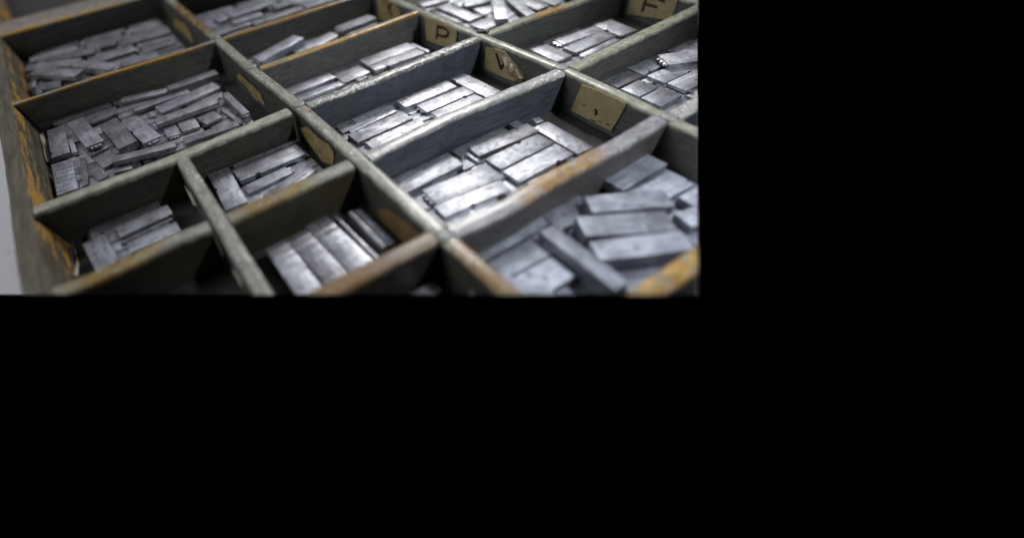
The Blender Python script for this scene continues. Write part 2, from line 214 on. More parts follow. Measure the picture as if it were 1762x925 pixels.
(-18.159,9.397,-0.985,0.330,2.230,0.383,1.5667,1,[('b', 0.15)],'','metal','Y','low type block mostly hidden under others in the compartment of the tilted block'),
(-18.159,11.693,-0.974,0.341,2.165,0.383,1.5599,1,[('b', 0.82)],'','metal','Y','low type block mostly hidden under others in the compartment of the tilted block'),
(-27.816,7.371,-0.989,0.326,2.230,0.332,1.5467,1,[],'1','metal','far','low type block mostly hidden under others in the blurred far compartment'),
(-27.816,9.694,-0.980,0.335,2.230,0.332,1.5740,1,[],'','metal','far','low type block mostly hidden under others in the blurred far compartment'),
(-27.404,7.223,-0.990,0.325,2.230,0.423,1.5581,1,[('b', 0.15)],'','metal','far','low type block mostly hidden under others in the blurred far compartment'),
(-27.404,9.550,-0.996,0.319,2.230,0.423,1.5696,1,[],'1','metal','far','low type block mostly hidden under others in the blurred far compartment'),
(-26.966,7.282,-1.001,0.314,2.230,0.382,1.5675,1,[],'0','metal','far','low type block mostly hidden under others in the blurred far compartment'),
(-26.966,9.674,-0.981,0.334,2.230,0.382,1.5701,1,[],'0','metal','far','low type block mostly hidden under others in the blurred far compartment'),
(-26.966,11.912,-0.986,0.329,1.926,0.382,1.5500,1,[],'','metal','far','low type block mostly hidden under others in the blurred far compartment'),
(-26.469,7.025,-1.015,0.300,2.230,0.542,1.5634,1,[('b', 0.15)],'','metal','far','low type block mostly hidden under others in the blurred far compartment'),
(-26.469,9.360,-0.975,0.340,2.230,0.542,1.5821,1,[('b', 0.15)],'1','metal','far','low type block mostly hidden under others in the blurred far compartment'),
(-26.469,11.721,-0.973,0.342,2.230,0.542,1.5591,1,[],'','metal','far','low type block mostly hidden under others in the blurred far compartment'),
(-25.854,7.001,-0.989,0.326,2.230,0.619,1.5683,1,[],'0','metal','far','low type block mostly hidden under others in the blurred far compartment'),
(-25.854,9.351,-0.988,0.327,2.230,0.619,1.5505,1,[('b', 0.82)],'0','metal','far','low type block mostly hidden under others in the blurred far compartment'),
(-25.854,11.686,-1.001,0.314,2.230,0.619,1.5702,1,[],'1','metal','far','low type block mostly hidden under others in the blurred far compartment'),
(-25.261,7.488,-1.012,0.303,2.230,0.495,1.5567,1,[],'','metal','far','low type block mostly hidden under others in the blurred far compartment'),
(-25.261,9.832,-0.976,0.339,2.230,0.495,1.5541,1,[('b', 0.15)],'1','metal','far','low type block mostly hidden under others in the blurred far compartment'),
(-25.261,11.976,-0.994,0.321,1.799,0.495,1.5604,1,[('b', 0.82)],'0','metal','far','low type block mostly hidden under others in the blurred far compartment'),
(-24.773,7.318,-0.991,0.324,2.230,0.411,1.5635,1,[('b', 0.82)],'','metal','far','low type block mostly hidden under others in the blurred far compartment'),
(-24.773,9.629,-1.008,0.307,2.230,0.411,1.5709,1,[],'1','metal','far','low type block mostly hidden under others in the blurred far compartment'),
(-24.773,11.852,-1.002,0.313,2.046,0.411,1.5743,1,[('b', 0.82)],'','metal','far','low type block mostly hidden under others in the blurred far compartment'),
(-24.337,7.350,-1.013,0.302,2.230,0.392,1.5707,1,[('b', 0.82)],'','metal','far','low type block mostly hidden under others in the blurred far compartment'),
(-24.337,11.911,-0.979,0.336,1.928,0.392,1.5656,1,[('b', 0.15)],'','metal','far','low type block mostly hidden under others in the blurred far compartment'),
(-23.922,7.198,-0.990,0.325,2.230,0.367,1.5738,1,[],'1','metal','far','low type block mostly hidden under others in the blurred far compartment'),
(-23.922,9.541,-1.009,0.306,2.230,0.367,1.5699,1,[('b', 0.15)],'','metal','far','low type block mostly hidden under others in the blurred far compartment'),
(-23.922,11.827,-0.994,0.321,2.095,0.367,1.5488,1,[('b', 0.82)],'0','metal','far','low type block mostly hidden under others in the blurred far compartment'),
(-23.439,7.272,-0.983,0.332,2.230,0.531,1.5565,1,[('b', 0.15)],'','metal','far','low type block mostly hidden under others in the blurred far compartment'),
(-23.439,9.662,-1.013,0.302,2.230,0.531,1.5615,1,[('b', 0.82)],'0','metal','far','low type block mostly hidden under others in the blurred far compartment'),
(-23.439,11.885,-0.992,0.323,1.980,0.531,1.5668,1,[('b', 0.15)],'','metal','far','low type block mostly hidden under others in the blurred far compartment'),
(-22.881,7.177,-0.995,0.320,2.230,0.514,1.5669,1,[('b', 0.82)],'1','metal','far','low type block mostly hidden under others in the blurred far compartment'),
(-22.881,9.554,-1.010,0.305,2.230,0.514,1.5733,1,[],'','metal','far','low type block mostly hidden under others in the blurred far compartment'),
(-22.881,11.832,-0.984,0.331,2.086,0.514,1.5668,1,[('b', 0.15)],'0','metal','far','low type block mostly hidden under others in the blurred far compartment'),
(-22.301,7.288,-0.980,0.335,2.230,0.576,1.5657,1,[('b', 0.82)],'','metal','far','low type block mostly hidden under others in the blurred far compartment'),
(-22.301,9.640,-1.001,0.314,2.230,0.576,1.5904,1,[],'1','metal','far','low type block mostly hidden under others in the blurred far compartment'),
(-22.301,11.880,-1.002,0.313,1.989,0.576,1.5526,1,[],'','metal','far','low type block mostly hidden under others in the blurred far compartment'),
(-29.129,-0.712,-0.994,0.321,2.230,0.506,1.5725,1,[],'0','metal','dim','low type block mostly hidden under others in the dim compartment below the thick bar'),
(-29.129,1.623,-0.985,0.330,2.230,0.506,1.5778,1,[('b', 0.15)],'0','metal','dim','low type block mostly hidden under others in the dim compartment below the thick bar'),
(-29.129,3.728,-0.991,0.324,1.693,0.506,1.5796,1,[],'0','metal','dim','low type block mostly hidden under others in the dim compartment below the thick bar'),
(-28.558,-0.908,-0.976,0.339,2.230,0.566,1.5658,1,[],'','metal','dim','low type block mostly hidden under others in the dim compartment below the thick bar'),
(-28.558,1.410,-0.980,0.335,2.230,0.566,1.5818,1,[('b', 0.82)],'1','metal','dim','low type block mostly hidden under others in the dim compartment below the thick bar'),
(-28.558,3.626,-0.999,0.316,1.898,0.566,1.5700,1,[('b', 0.15)],'','metal','dim','low type block mostly hidden under others in the dim compartment below the thick bar'),
(-28.010,-0.633,-0.981,0.334,2.230,0.461,1.5593,1,[('b', 0.15)],'','metal','dim','low type block mostly hidden under others in the dim compartment below the thick bar'),
(-28.010,1.728,-0.981,0.334,2.230,0.461,1.5878,1,[('b', 0.82)],'','metal','dim','low type block mostly hidden under others in the dim compartment below the thick bar'),
(-28.010,3.764,-1.004,0.311,1.621,0.461,1.5671,1,[('b', 0.82)],'','metal','dim','low type block mostly hidden under others in the dim compartment below the thick bar'),
(-27.484,-1.011,-0.985,0.330,2.230,0.521,1.5759,1,[],'0','metal','dim','low type block mostly hidden under others in the dim compartment below the thick bar'),
(-27.484,1.368,-0.998,0.317,2.230,0.521,1.5593,1,[('b', 0.82)],'','metal','dim','low type block mostly hidden under others in the dim compartment below the thick bar'),
(-27.484,3.591,-0.985,0.330,1.968,0.521,1.5521,1,[],'1','metal','dim','low type block mostly hidden under others in the dim compartment below the thick bar'),
(-26.878,-0.885,-1.015,0.300,2.230,0.621,1.5663,1,[('b', 0.15)],'1','metal','dim','low type block mostly hidden under others in the dim compartment below the thick bar'),
(-26.878,1.511,-0.985,0.330,2.230,0.621,1.5615,1,[],'1','metal','dim','low type block mostly hidden under others in the dim compartment below the thick bar'),
(-26.322,-0.865,-0.978,0.337,2.230,0.421,1.5614,1,[],'','metal','dim','low type block mostly hidden under others in the dim compartment below the thick bar'),
(-26.322,1.472,-1.008,0.307,2.230,0.421,1.5691,1,[],'','metal','dim','low type block mostly hidden under others in the dim compartment below the thick bar'),
(-26.322,3.655,-0.981,0.334,1.840,0.421,1.5845,1,[('b', 0.15)],'','metal','dim','low type block mostly hidden under others in the dim compartment below the thick bar'),
(-25.825,-0.760,-0.995,0.320,2.230,0.502,1.5723,1,[],'1','metal','dim','low type block mostly hidden under others in the dim compartment below the thick bar'),
(-25.825,1.567,-0.983,0.332,2.230,0.502,1.5694,1,[('b', 0.82)],'0','metal','dim','low type block mostly hidden under others in the dim compartment below the thick bar'),
(-25.825,3.690,-0.998,0.317,1.770,0.502,1.5780,1,[],'','metal','dim','low type block mostly hidden under others in the dim compartment below the thick bar'),
(-25.344,-1.035,-0.999,0.316,2.230,0.391,1.5912,1,[],'0','metal','dim','low type block mostly hidden under others in the dim compartment below the thick bar'),
(-25.344,1.346,-1.013,0.302,2.230,0.391,1.5638,1,[],'','metal','dim','low type block mostly hidden under others in the dim compartment below the thick bar'),
(-25.344,3.597,-1.005,0.310,1.956,0.391,1.5817,1,[],'','metal','dim','low type block mostly hidden under others in the dim compartment below the thick bar'),
(-24.835,-0.988,-0.977,0.338,2.230,0.557,1.5634,1,[],'','metal','dim','low type block mostly hidden under others in the dim compartment below the thick bar'),
(-24.835,1.380,-0.993,0.322,2.230,0.557,1.5802,1,[('b', 0.15)],'','metal','dim','low type block mostly hidden under others in the dim compartment below the thick bar'),
(-24.835,3.584,-0.977,0.338,1.982,0.557,1.5704,1,[('b', 0.15)],'','metal','dim','low type block mostly hidden under others in the dim compartment below the thick bar'),
(-24.267,-0.796,-1.012,0.303,2.230,0.509,1.5850,1,[],'0','metal','dim','low type block mostly hidden under others in the dim compartment below the thick bar'),
(-24.267,1.516,-1.007,0.308,2.230,0.509,1.5590,1,[('b', 0.15)],'1','metal','dim','low type block mostly hidden under others in the dim compartment below the thick bar'),
(-24.267,3.652,-1.008,0.307,1.846,0.509,1.5567,1,[],'0','metal','dim','low type block mostly hidden under others in the dim compartment below the thick bar'),
(-23.754,-0.782,-0.973,0.342,2.230,0.447,1.5669,1,[],'','metal','dim','low type block mostly hidden under others in the dim compartment below the thick bar'),
(-23.754,1.561,-0.998,0.317,2.230,0.447,1.5686,1,[],'','metal','dim','low type block mostly hidden under others in the dim compartment below the thick bar'),
(-23.754,3.695,-1.014,0.301,1.761,0.447,1.5656,1,[('b', 0.82)],'','metal','dim','low type block mostly hidden under others in the dim compartment below the thick bar'),
(-23.316,-0.674,-0.985,0.330,2.230,0.359,1.5851,1,[],'','metal','dim','low type block mostly hidden under others in the dim compartment below the thick bar'),
(-23.316,1.662,-0.999,0.316,2.230,0.359,1.5526,1,[],'0','metal','dim','low type block mostly hidden under others in the dim compartment below the thick bar'),
(-23.316,3.759,-1.011,0.304,1.632,0.359,1.5713,1,[('b', 0.82)],'','metal','dim','low type block mostly hidden under others in the dim compartment below the thick bar'),
(-22.797,-0.779,-0.985,0.330,2.230,0.609,1.5555,1,[('b', 0.82)],'','metal','dim','low type block mostly hidden under others in the dim compartment below the thick bar'),
(-22.797,1.541,-0.989,0.326,2.230,0.609,1.5662,1,[('b', 0.15)],'1','metal','dim','low type block mostly hidden under others in the dim compartment below the thick bar'),
(-22.797,3.657,-0.996,0.319,1.836,0.609,1.5664,1,[],'','metal','dim','low type block mostly hidden under others in the dim compartment below the thick bar'),
(-22.272,-0.998,-0.976,0.339,2.230,0.372,1.5669,1,[],'','metal','dim','low type block mostly hidden under others in the dim compartment below the thick bar'),
(-22.272,1.370,-0.983,0.332,2.230,0.372,1.5734,1,[],'1','metal','dim','low type block mostly hidden under others in the dim compartment below the thick bar'),
(-22.272,3.592,-0.984,0.331,1.966,0.372,1.5856,1,[],'0','metal','dim','low type block mostly hidden under others in the dim compartment below the thick bar'),
(-21.909,-0.730,-0.989,0.326,2.230,0.284,1.5628,1,[('b', 0.82)],'','metal','dim','low type block mostly hidden under others in the dim compartment below the thick bar'),
(-21.909,1.611,-0.999,0.316,2.230,0.284,1.5675,1,[],'0','metal','dim','low type block mostly hidden under others in the dim compartment below the thick bar'),
(-21.909,3.728,-0.989,0.326,1.695,0.284,1.5662,1,[('b', 0.82)],'','metal','dim','low type block mostly hidden under others in the dim compartment below the thick bar'),
(-20.999,-0.753,-0.985,0.330,2.230,0.368,1.5852,1,[],'','metal','jum','low type block mostly hidden under others in the jumbled compartment'),
(-20.999,1.608,-1.014,0.301,2.230,0.368,1.5696,1,[],'','metal','jum','low type block mostly hidden under others in the jumbled compartment'),
(-20.999,3.645,-1.001,0.314,1.660,0.368,1.5584,1,[('b', 0.82)],'0','metal','jum','low type block mostly hidden under others in the jumbled compartment'),
(-20.599,-0.623,-1.009,0.306,2.230,0.362,1.5725,1,[],'','metal','jum','low type block mostly hidden under others in the jumbled compartment'),
(-20.599,1.737,-0.973,0.342,2.230,0.362,1.5684,1,[],'','metal','jum','low type block mostly hidden under others in the jumbled compartment'),
(-20.599,3.709,-0.980,0.335,1.532,0.362,1.5970,1,[('b', 0.82)],'','metal','jum','low type block mostly hidden under others in the jumbled compartment'),
(-20.166,-1.027,-0.996,0.319,2.230,0.434,1.5529,1,[],'','metal','jum','low type block mostly hidden under others in the jumbled compartment'),
(-20.166,1.311,-0.987,0.328,2.230,0.434,1.5582,1,[],'1','metal','jum','low type block mostly hidden under others in the jumbled compartment'),
(-20.166,3.518,-1.008,0.307,1.914,0.434,1.5578,1,[],'','metal','jum','low type block mostly hidden under others in the jumbled compartment'),
(-19.693,-0.825,-1.008,0.307,2.230,0.441,1.5551,1,[],'0','metal','jum','low type block mostly hidden under others in the jumbled compartment'),
(-19.693,1.507,-0.982,0.333,2.230,0.441,1.5744,1,[],'','metal','jum','low type block mostly hidden under others in the jumbled compartment'),
(-19.693,3.607,-0.994,0.321,1.737,0.441,1.5691,1,[('b', 0.82)],'1','metal','jum','low type block mostly hidden under others in the jumbled compartment'),
(-19.138,-0.828,-0.978,0.337,2.230,0.599,1.5627,1,[],'1','metal','jum','low type block mostly hidden under others in the jumbled compartment'),
(-19.138,1.557,-1.010,0.305,2.230,0.599,1.5762,1,[('b', 0.82)],'1','metal','jum','low type block mostly hidden under others in the jumbled compartment'),
(-18.552,-0.734,-1.002,0.313,2.230,0.504,1.5748,1,[],'','metal','jum','low type block mostly hidden under others in the jumbled compartment'),
(-18.552,1.598,-0.978,0.337,2.230,0.504,1.5758,1,[],'1','metal','jum','low type block mostly hidden under others in the jumbled compartment'),
(-18.552,3.665,-0.993,0.322,1.620,0.504,1.5634,1,[('b', 0.82)],'1','metal','jum','low type block mostly hidden under others in the jumbled compartment'),
(-17.970,-0.610,-1.000,0.315,2.230,0.589,1.5679,1,[],'','metal','jum','low type block mostly hidden under others in the jumbled compartment'),
(-17.970,1.720,-0.984,0.331,2.230,0.589,1.5467,1,[],'','metal','jum','low type block mostly hidden under others in the jumbled compartment'),
(-17.970,3.699,-0.992,0.323,1.552,0.589,1.5724,1,[],'','metal','jum','low type block mostly hidden under others in the jumbled compartment'),
(-17.369,-1.098,-1.008,0.307,2.230,0.543,1.5648,1,[],'1','metal','jum','low type block mostly hidden under others in the jumbled compartment'),
(-17.369,1.285,-0.990,0.325,2.230,0.543,1.5618,1,[('b', 0.15)],'1','metal','jum','low type block mostly hidden under others in the jumbled compartment'),
(-17.369,3.518,-1.002,0.313,1.914,0.543,1.5776,1,[],'1','metal','jum','low type block mostly hidden under others in the jumbled compartment'),
(-16.869,-0.680,-1.002,0.313,2.230,0.386,1.5693,1,[],'1','metal','jum','low type block mostly hidden under others in the jumbled compartment'),
(-16.869,1.631,-0.988,0.327,2.230,0.386,1.5669,1,[],'','metal','jum','low type block mostly hidden under others in the jumbled compartment'),
(-16.869,3.674,-0.974,0.341,1.601,0.386,1.5733,1,[],'0','metal','jum','low type block mostly hidden under others in the jumbled compartment'),
(-16.432,-0.660,-0.978,0.337,2.230,0.419,1.6000,1,[],'','metal','jum','low type block mostly hidden under others in the jumbled compartment'),
(-16.432,1.680,-0.998,0.317,2.230,0.419,1.5909,1,[('b', 0.82)],'','metal','jum','low type block mostly hidden under others in the jumbled compartment'),
(-16.432,3.707,-1.007,0.308,1.536,0.419,1.5652,1,[('b', 0.15)],'0','metal','jum','low type block mostly hidden under others in the jumbled compartment'),
(-15.969,-0.779,-1.005,0.310,2.230,0.437,1.5828,1,[('b', 0.15)],'','metal','jum','low type block mostly hidden under others in the jumbled compartment'),
(-15.969,1.556,-0.988,0.327,2.230,0.437,1.5602,1,[('b', 0.15)],'1','metal','jum','low type block mostly hidden under others in the jumbled compartment'),
(-15.969,3.654,-1.015,0.300,1.642,0.437,1.5942,1,[],'0','metal','jum','low type block mostly hidden under others in the jumbled compartment'),
(-15.468,-1.028,-0.973,0.342,2.230,0.496,1.5825,1,[('b', 0.15)],'0','metal','jum','low type block mostly hidden under others in the jumbled compartment'),
(-15.468,1.348,-1.009,0.306,2.230,0.496,1.5917,1,[],'1','metal','jum','low type block mostly hidden under others in the jumbled compartment'),
(-15.468,3.550,-0.990,0.325,1.849,0.496,1.5746,1,[('b', 0.82)],'','metal','jum','low type block mostly hidden under others in the jumbled compartment'),
(-14.939,-0.788,-0.982,0.333,2.230,0.492,1.5596,1,[],'','metal','jum','low type block mostly hidden under others in the jumbled compartment'),
(-14.939,1.576,-0.983,0.332,2.230,0.492,1.5844,1,[('b', 0.82)],'','metal','jum','low type block mostly hidden under others in the jumbled compartment'),
(-14.939,3.653,-0.985,0.330,1.644,0.492,1.5620,1,[],'0','metal','jum','low type block mostly hidden under others in the jumbled compartment'),
(-14.463,-0.820,-0.994,0.321,2.230,0.391,1.5681,1,[('b', 0.15)],'1','metal','jum','low type block mostly hidden under others in the jumbled compartment'),
(-14.463,1.569,-1.014,0.301,2.230,0.391,1.5737,1,[],'1','metal','jum','low type block mostly hidden under others in the jumbled compartment'),
(-14.463,3.642,-0.985,0.330,1.666,0.391,1.5770,1,[],'','metal','jum','low type block mostly hidden under others in the jumbled compartment'),
(-13.235,-0.814,-1.009,0.306,2.178,0.496,1.5731,1,[('b', 0.15)],'0','metal','curl','low type block mostly hidden under others in the small compartment by the curled paper'),
(-12.679,-0.755,-0.983,0.332,2.060,0.547,1.5622,1,[],'','metal','curl','low type block mostly hidden under others in the small compartment by the curled paper'),
(-12.171,-0.826,-0.996,0.319,2.202,0.399,1.5621,1,[('b', 0.82)],'0','metal','curl','low type block mostly hidden under others in the small compartment by the curled paper'),
(-11.668,-0.711,-1.010,0.305,1.971,0.536,1.5572,1,[],'','metal','curl','low type block mostly hidden under others in the small compartment by the curled paper'),
(-11.134,-0.764,-0.978,0.337,2.078,0.462,1.5794,1,[('b', 0.82)],'0','metal','curl','low type block mostly hidden under others in the small compartment by the curled paper'),
(-10.693,-0.707,-0.986,0.329,1.964,0.351,1.5730,1,[],'','metal','curl','low type block mostly hidden under others in the small compartment by the curled paper'),
(-13.292,3.099,-1.002,0.313,2.230,0.582,1.5782,1,[],'','metal','oval','low type block mostly hidden under others in the small compartment by the yellow oval label'),
(-13.292,4.686,-0.998,0.317,0.777,0.582,1.5752,1,[],'','metal','oval','low type block mostly hidden under others in the small compartment by the yellow oval label'),
(-12.718,4.825,-0.982,0.333,0.500,0.495,1.5527,1,[('b', 0.82)],'','metal','oval','low type block mostly hidden under others in the small compartment by the yellow oval label'),
(-12.191,2.972,-0.995,0.320,2.230,0.490,1.5732,1,[('b', 0.82)],'1','metal','oval','low type block mostly hidden under others in the small compartment by the yellow oval label'),
(-12.191,4.666,-0.986,0.329,0.819,0.490,1.5788,1,[],'','metal','oval','low type block mostly hidden under others in the small compartment by the yellow oval label'),
(-11.685,2.914,-0.989,0.326,2.230,0.451,1.5659,1,[],'0','metal','oval','low type block mostly hidden under others in the small compartment by the yellow oval label'),
(-11.685,4.615,-0.991,0.324,0.920,0.451,1.5996,1,[],'','metal','oval','low type block mostly hidden under others in the small compartment by the yellow oval label'),
(-11.208,2.967,-0.983,0.332,2.230,0.433,1.5812,1,[],'','metal','oval','low type block mostly hidden under others in the small compartment by the yellow oval label'),
(-11.208,4.619,-1.001,0.314,0.911,0.433,1.5664,1,[('b', 0.15)],'1','metal','oval','low type block mostly hidden under others in the small compartment by the yellow oval label'),
(-10.737,3.150,-1.005,0.310,2.230,0.439,1.5821,1,[('b', 0.15)],'','metal','oval','low type block mostly hidden under others in the small compartment by the yellow oval label'),
(-10.737,4.711,-1.002,0.313,0.727,0.439,1.5749,1,[],'','metal','oval','low type block mostly hidden under others in the small compartment by the yellow oval label'),
(-7.962,2.827,-0.980,0.335,2.174,0.419,-0.0177,1,[],'1','metal','rib','low type block mostly hidden under others in the compartment of ribbed blocks'),
(-7.859,3.292,-1.006,0.309,1.967,0.441,0.0173,1,[('b', 0.82)],'','metal','rib','low type block mostly hidden under others in the compartment of ribbed blocks'),
(-7.888,3.815,-0.983,0.332,2.026,0.535,-0.0018,1,[],'','metal','rib','low type block mostly hidden under others in the compartment of ribbed blocks'),
(-5.468,7.485,-1.142,0.173,2.230,0.930,1.5710,1,[],'0','spacer','big','low spacer block mostly hidden under others in the compartment of big smooth blocks'),
(-5.468,9.816,-1.152,0.163,2.230,0.930,1.5673,1,[('b', 0.15)],'1','spacer','big','low spacer block mostly hidden under others in the compartment of big smooth blocks'),
(-5.468,12.010,-1.156,0.159,1.930,0.930,1.5669,1,[],'0','spacer','big','low spacer block mostly hidden under others in the compartment of big smooth blocks'),
(-4.396,7.241,-1.140,0.175,2.230,1.143,1.5721,1,[],'0','spacer','big','low spacer block mostly hidden under others in the compartment of big smooth blocks'),
(-4.396,9.633,-1.136,0.179,2.230,1.143,1.5597,1,[],'0','spacer','big','low spacer block mostly hidden under others in the compartment of big smooth blocks'),
(-4.396,11.933,-1.169,0.146,2.084,1.143,1.5532,1,[('b', 0.82)],'','spacer','big','low spacer block mostly hidden under others in the compartment of big smooth blocks'),
(-3.317,7.329,-1.134,0.181,2.230,0.947,1.5647,1,[('b', 0.82)],'0','spacer','big','low spacer block mostly hidden under others in the compartment of big smooth blocks'),
(-3.317,9.645,-1.154,0.161,2.230,0.947,1.5811,1,[('b', 0.15)],'1','spacer','big','low spacer block mostly hidden under others in the compartment of big smooth blocks'),
(-3.317,11.925,-1.156,0.159,2.100,0.947,1.5731,1,[],'','spacer','big','low spacer block mostly hidden under others in the compartment of big smooth blocks'),
(-2.613,9.842,-1.151,0.164,2.230,0.391,1.5588,1,[],'1','spacer','big','low spacer block mostly hidden under others in the compartment of big smooth blocks'),
(-19.781,15.250,-0.993,0.322,2.230,0.402,1.5816,1,[],'1','metal','top','low type block mostly hidden under others in the blurred back compartment'),
(-19.781,17.560,-0.983,0.332,2.230,0.402,1.5485,1,[('b', 0.82)],'0','metal','top','low type block mostly hidden under others in the blurred back compartment'),
(-19.238,17.900,-1.000,0.315,2.230,0.614,1.5849,1,[],'1','metal','top','low type block mostly hidden under others in the blurred back compartment'),
(-18.585,17.863,-0.995,0.320,2.230,0.622,1.5619,1,[('b', 0.82)],'1','metal','top','low type block mostly hidden under others in the blurred back compartment'),
(-17.963,17.943,-1.010,0.305,2.230,0.553,1.5571,1,[('b', 0.82)],'','metal','top','low type block mostly hidden under others in the blurred back compartment'),
(-17.963,19.836,-0.986,0.329,1.278,0.553,1.5842,1,[],'','metal','top','low type block mostly hidden under others in the blurred back compartment'),
(-17.448,17.590,-1.007,0.308,2.230,0.406,1.5951,1,[('b', 0.15)],'1','metal','top','low type block mostly hidden under others in the blurred back compartment'),
(-17.448,19.645,-1.014,0.301,1.660,0.406,1.5704,1,[],'1','metal','top','low type block mostly hidden under others in the blurred back compartment'),
(-17.037,15.359,-1.006,0.309,2.230,0.345,1.5827,1,[],'1','metal','top','low type block mostly hidden under others in the blurred back compartment'),
(-17.037,17.738,-0.974,0.341,2.230,0.345,1.5581,1,[('b', 0.15)],'0','metal','top','low type block mostly hidden under others in the blurred back compartment'),
(-17.037,19.740,-1.011,0.304,1.470,0.345,1.5753,1,[],'0','metal','top','low type block mostly hidden under others in the blurred back compartment'),
(-16.602,15.216,-0.978,0.337,2.230,0.455,1.5767,1,[('b', 0.15)],'0','metal','top','low type block mostly hidden under others in the blurred back compartment'),
(-16.602,17.582,-0.995,0.320,2.230,0.455,1.5695,1,[('b', 0.82)],'','metal','top','low type block mostly hidden under others in the blurred back compartment'),
(-16.602,19.633,-1.015,0.300,1.684,0.455,1.5793,1,[],'','metal','top','low type block mostly hidden under others in the blurred back compartment'),
(-16.127,15.210,-0.998,0.317,2.230,0.426,1.5798,1,[('b', 0.82)],'1','metal','top','low type block mostly hidden under others in the blurred back compartment'),
(-16.127,17.570,-1.006,0.309,2.230,0.426,1.5348,1,[],'0','metal','top','low type block mostly hidden under others in the blurred back compartment'),
(-16.127,19.632,-0.973,0.342,1.685,0.426,1.5930,1,[],'','metal','top','low type block mostly hidden under others in the blurred back compartment'),
(-15.713,15.224,-1.010,0.305,2.230,0.333,1.5618,1,[('b', 0.82)],'','metal','top','low type block mostly hidden under others in the blurred back compartment'),
(-15.713,17.602,-1.015,0.300,2.230,0.333,1.5655,1,[('b', 0.82)],'','metal','top','low type block mostly hidden under others in the blurred back compartment'),
(-15.713,19.671,-1.004,0.311,1.609,0.333,1.5842,1,[('b', 0.82)],'1','metal','top','low type block mostly hidden under others in the blurred back compartment'),
(-15.269,15.473,-0.976,0.339,2.230,0.484,1.5774,1,[],'1','metal','top','low type block mostly hidden under others in the blurred back compartment'),
(-15.269,17.806,-0.977,0.338,2.230,0.484,1.5514,1,[('b', 0.15)],'','metal','top','low type block mostly hidden under others in the blurred back compartment'),
(-15.269,19.752,-1.003,0.312,1.445,0.484,1.5685,1,[],'1','metal','top','low type block mostly hidden under others in the blurred back compartment'),
(-14.787,15.593,-1.001,0.314,2.230,0.409,1.5567,1,[('b', 0.82)],'','metal','top','low type block mostly hidden under others in the blurred back compartment'),
(-14.787,17.969,-0.992,0.323,2.230,0.409,1.5756,1,[],'','metal','top','low type block mostly hidden under others in the blurred back compartment'),
(-14.787,19.835,-1.008,0.307,1.279,0.409,1.5900,1,[('b', 0.15)],'1','metal','top','low type block mostly hidden under others in the blurred back compartment'),
(-13.362,15.137,-0.983,0.332,2.230,0.341,1.5927,1,[('b', 0.15)],'0','metal','F','low type block mostly hidden under others in the F-labelled compartment'),
(-13.362,17.453,-0.990,0.325,2.230,0.341,1.5638,1,[],'0','metal','F','low type block mostly hidden under others in the F-labelled compartment'),
(-13.362,19.131,-0.998,0.317,0.888,0.341,1.5790,1,[],'','metal','F','low type block mostly hidden under others in the F-labelled compartment'),
(-12.984,15.285,-0.976,0.339,2.230,0.346,1.5688,1,[],'0','metal','F','low type block mostly hidden under others in the F-labelled compartment'),
(-12.984,17.642,-0.987,0.328,2.230,0.346,1.5902,1,[],'','metal','F','low type block mostly hidden under others in the F-labelled compartment'),
(-12.984,19.216,-0.989,0.326,0.719,0.346,1.5720,1,[],'1','metal','F','low type block mostly hidden under others in the F-labelled compartment'),
(-12.528,15.147,-0.996,0.319,2.230,0.495,1.5804,1,[],'1','metal','F','low type block mostly hidden under others in the F-labelled compartment'),
(-12.528,17.532,-0.994,0.321,2.230,0.495,1.5551,1,[('b', 0.15)],'','metal','F','low type block mostly hidden under others in the F-labelled compartment'),
(-12.528,19.175,-1.013,0.302,0.800,0.495,1.5614,1,[('b', 0.82)],'','metal','F','low type block mostly hidden under others in the F-labelled compartment'),
(-12.034,15.218,-0.989,0.326,2.230,0.423,1.5737,1,[('b', 0.82)],'1','metal','F','low type block mostly hidden under others in the F-labelled compartment'),
(-11.494,15.446,-0.996,0.319,2.230,0.586,1.5707,1,[],'1','metal','F','low type block mostly hidden under others in the F-labelled compartment'),
(-11.494,17.773,-1.003,0.312,2.230,0.586,1.5926,1,[],'','metal','F','low type block mostly hidden under others in the F-labelled compartment'),
(-11.494,19.277,-0.978,0.337,0.597,0.586,1.5520,1,[('b', 0.82)],'','metal','F','low type block mostly hidden under others in the F-labelled compartment'),
(-10.921,15.543,-0.982,0.333,2.230,0.490,1.5782,1,[('b', 0.82)],'','metal','F','low type block mostly hidden under others in the F-labelled compartment'),
(-10.921,17.862,-0.979,0.336,2.230,0.490,1.5816,1,[],'','metal','F','low type block mostly hidden under others in the F-labelled compartment'),
(-10.921,19.335,-0.989,0.326,0.481,0.490,1.5733,1,[('b', 0.82)],'1','metal','F','low type block mostly hidden under others in the F-labelled compartment'),
(-9.689,15.455,-1.007,0.308,2.230,0.387,1.5846,1,[],'1','metal','right','low type block mostly hidden under others in the compartment with the perched block'),
(-9.689,17.799,-0.981,0.334,2.230,0.387,1.5572,1,[],'0','metal','right','low type block mostly hidden under others in the compartment with the perched block'),
(-9.689,19.764,-0.983,0.332,1.422,0.387,1.5729,1,[('b', 0.82)],'','metal','right','low type block mostly hidden under others in the compartment with the perched block'),
(-9.281,15.611,-0.989,0.326,2.230,0.360,1.5787,1,[('b', 0.15)],'','metal','right','low type block mostly hidden under others in the compartment with the perched block'),
(-9.281,18.010,-1.000,0.315,2.230,0.360,1.5638,1,[('b', 0.82)],'','metal','right','low type block mostly hidden under others in the compartment with the perched block'),
(-8.883,15.202,-0.997,0.318,2.230,0.365,1.5827,1,[],'','metal','right','low type block mostly hidden under others in the compartment with the perched block'),
(-8.883,17.537,-0.978,0.337,2.230,0.365,1.5789,1,[('b', 0.15)],'1','metal','right','low type block mostly hidden under others in the compartment with the perched block'),
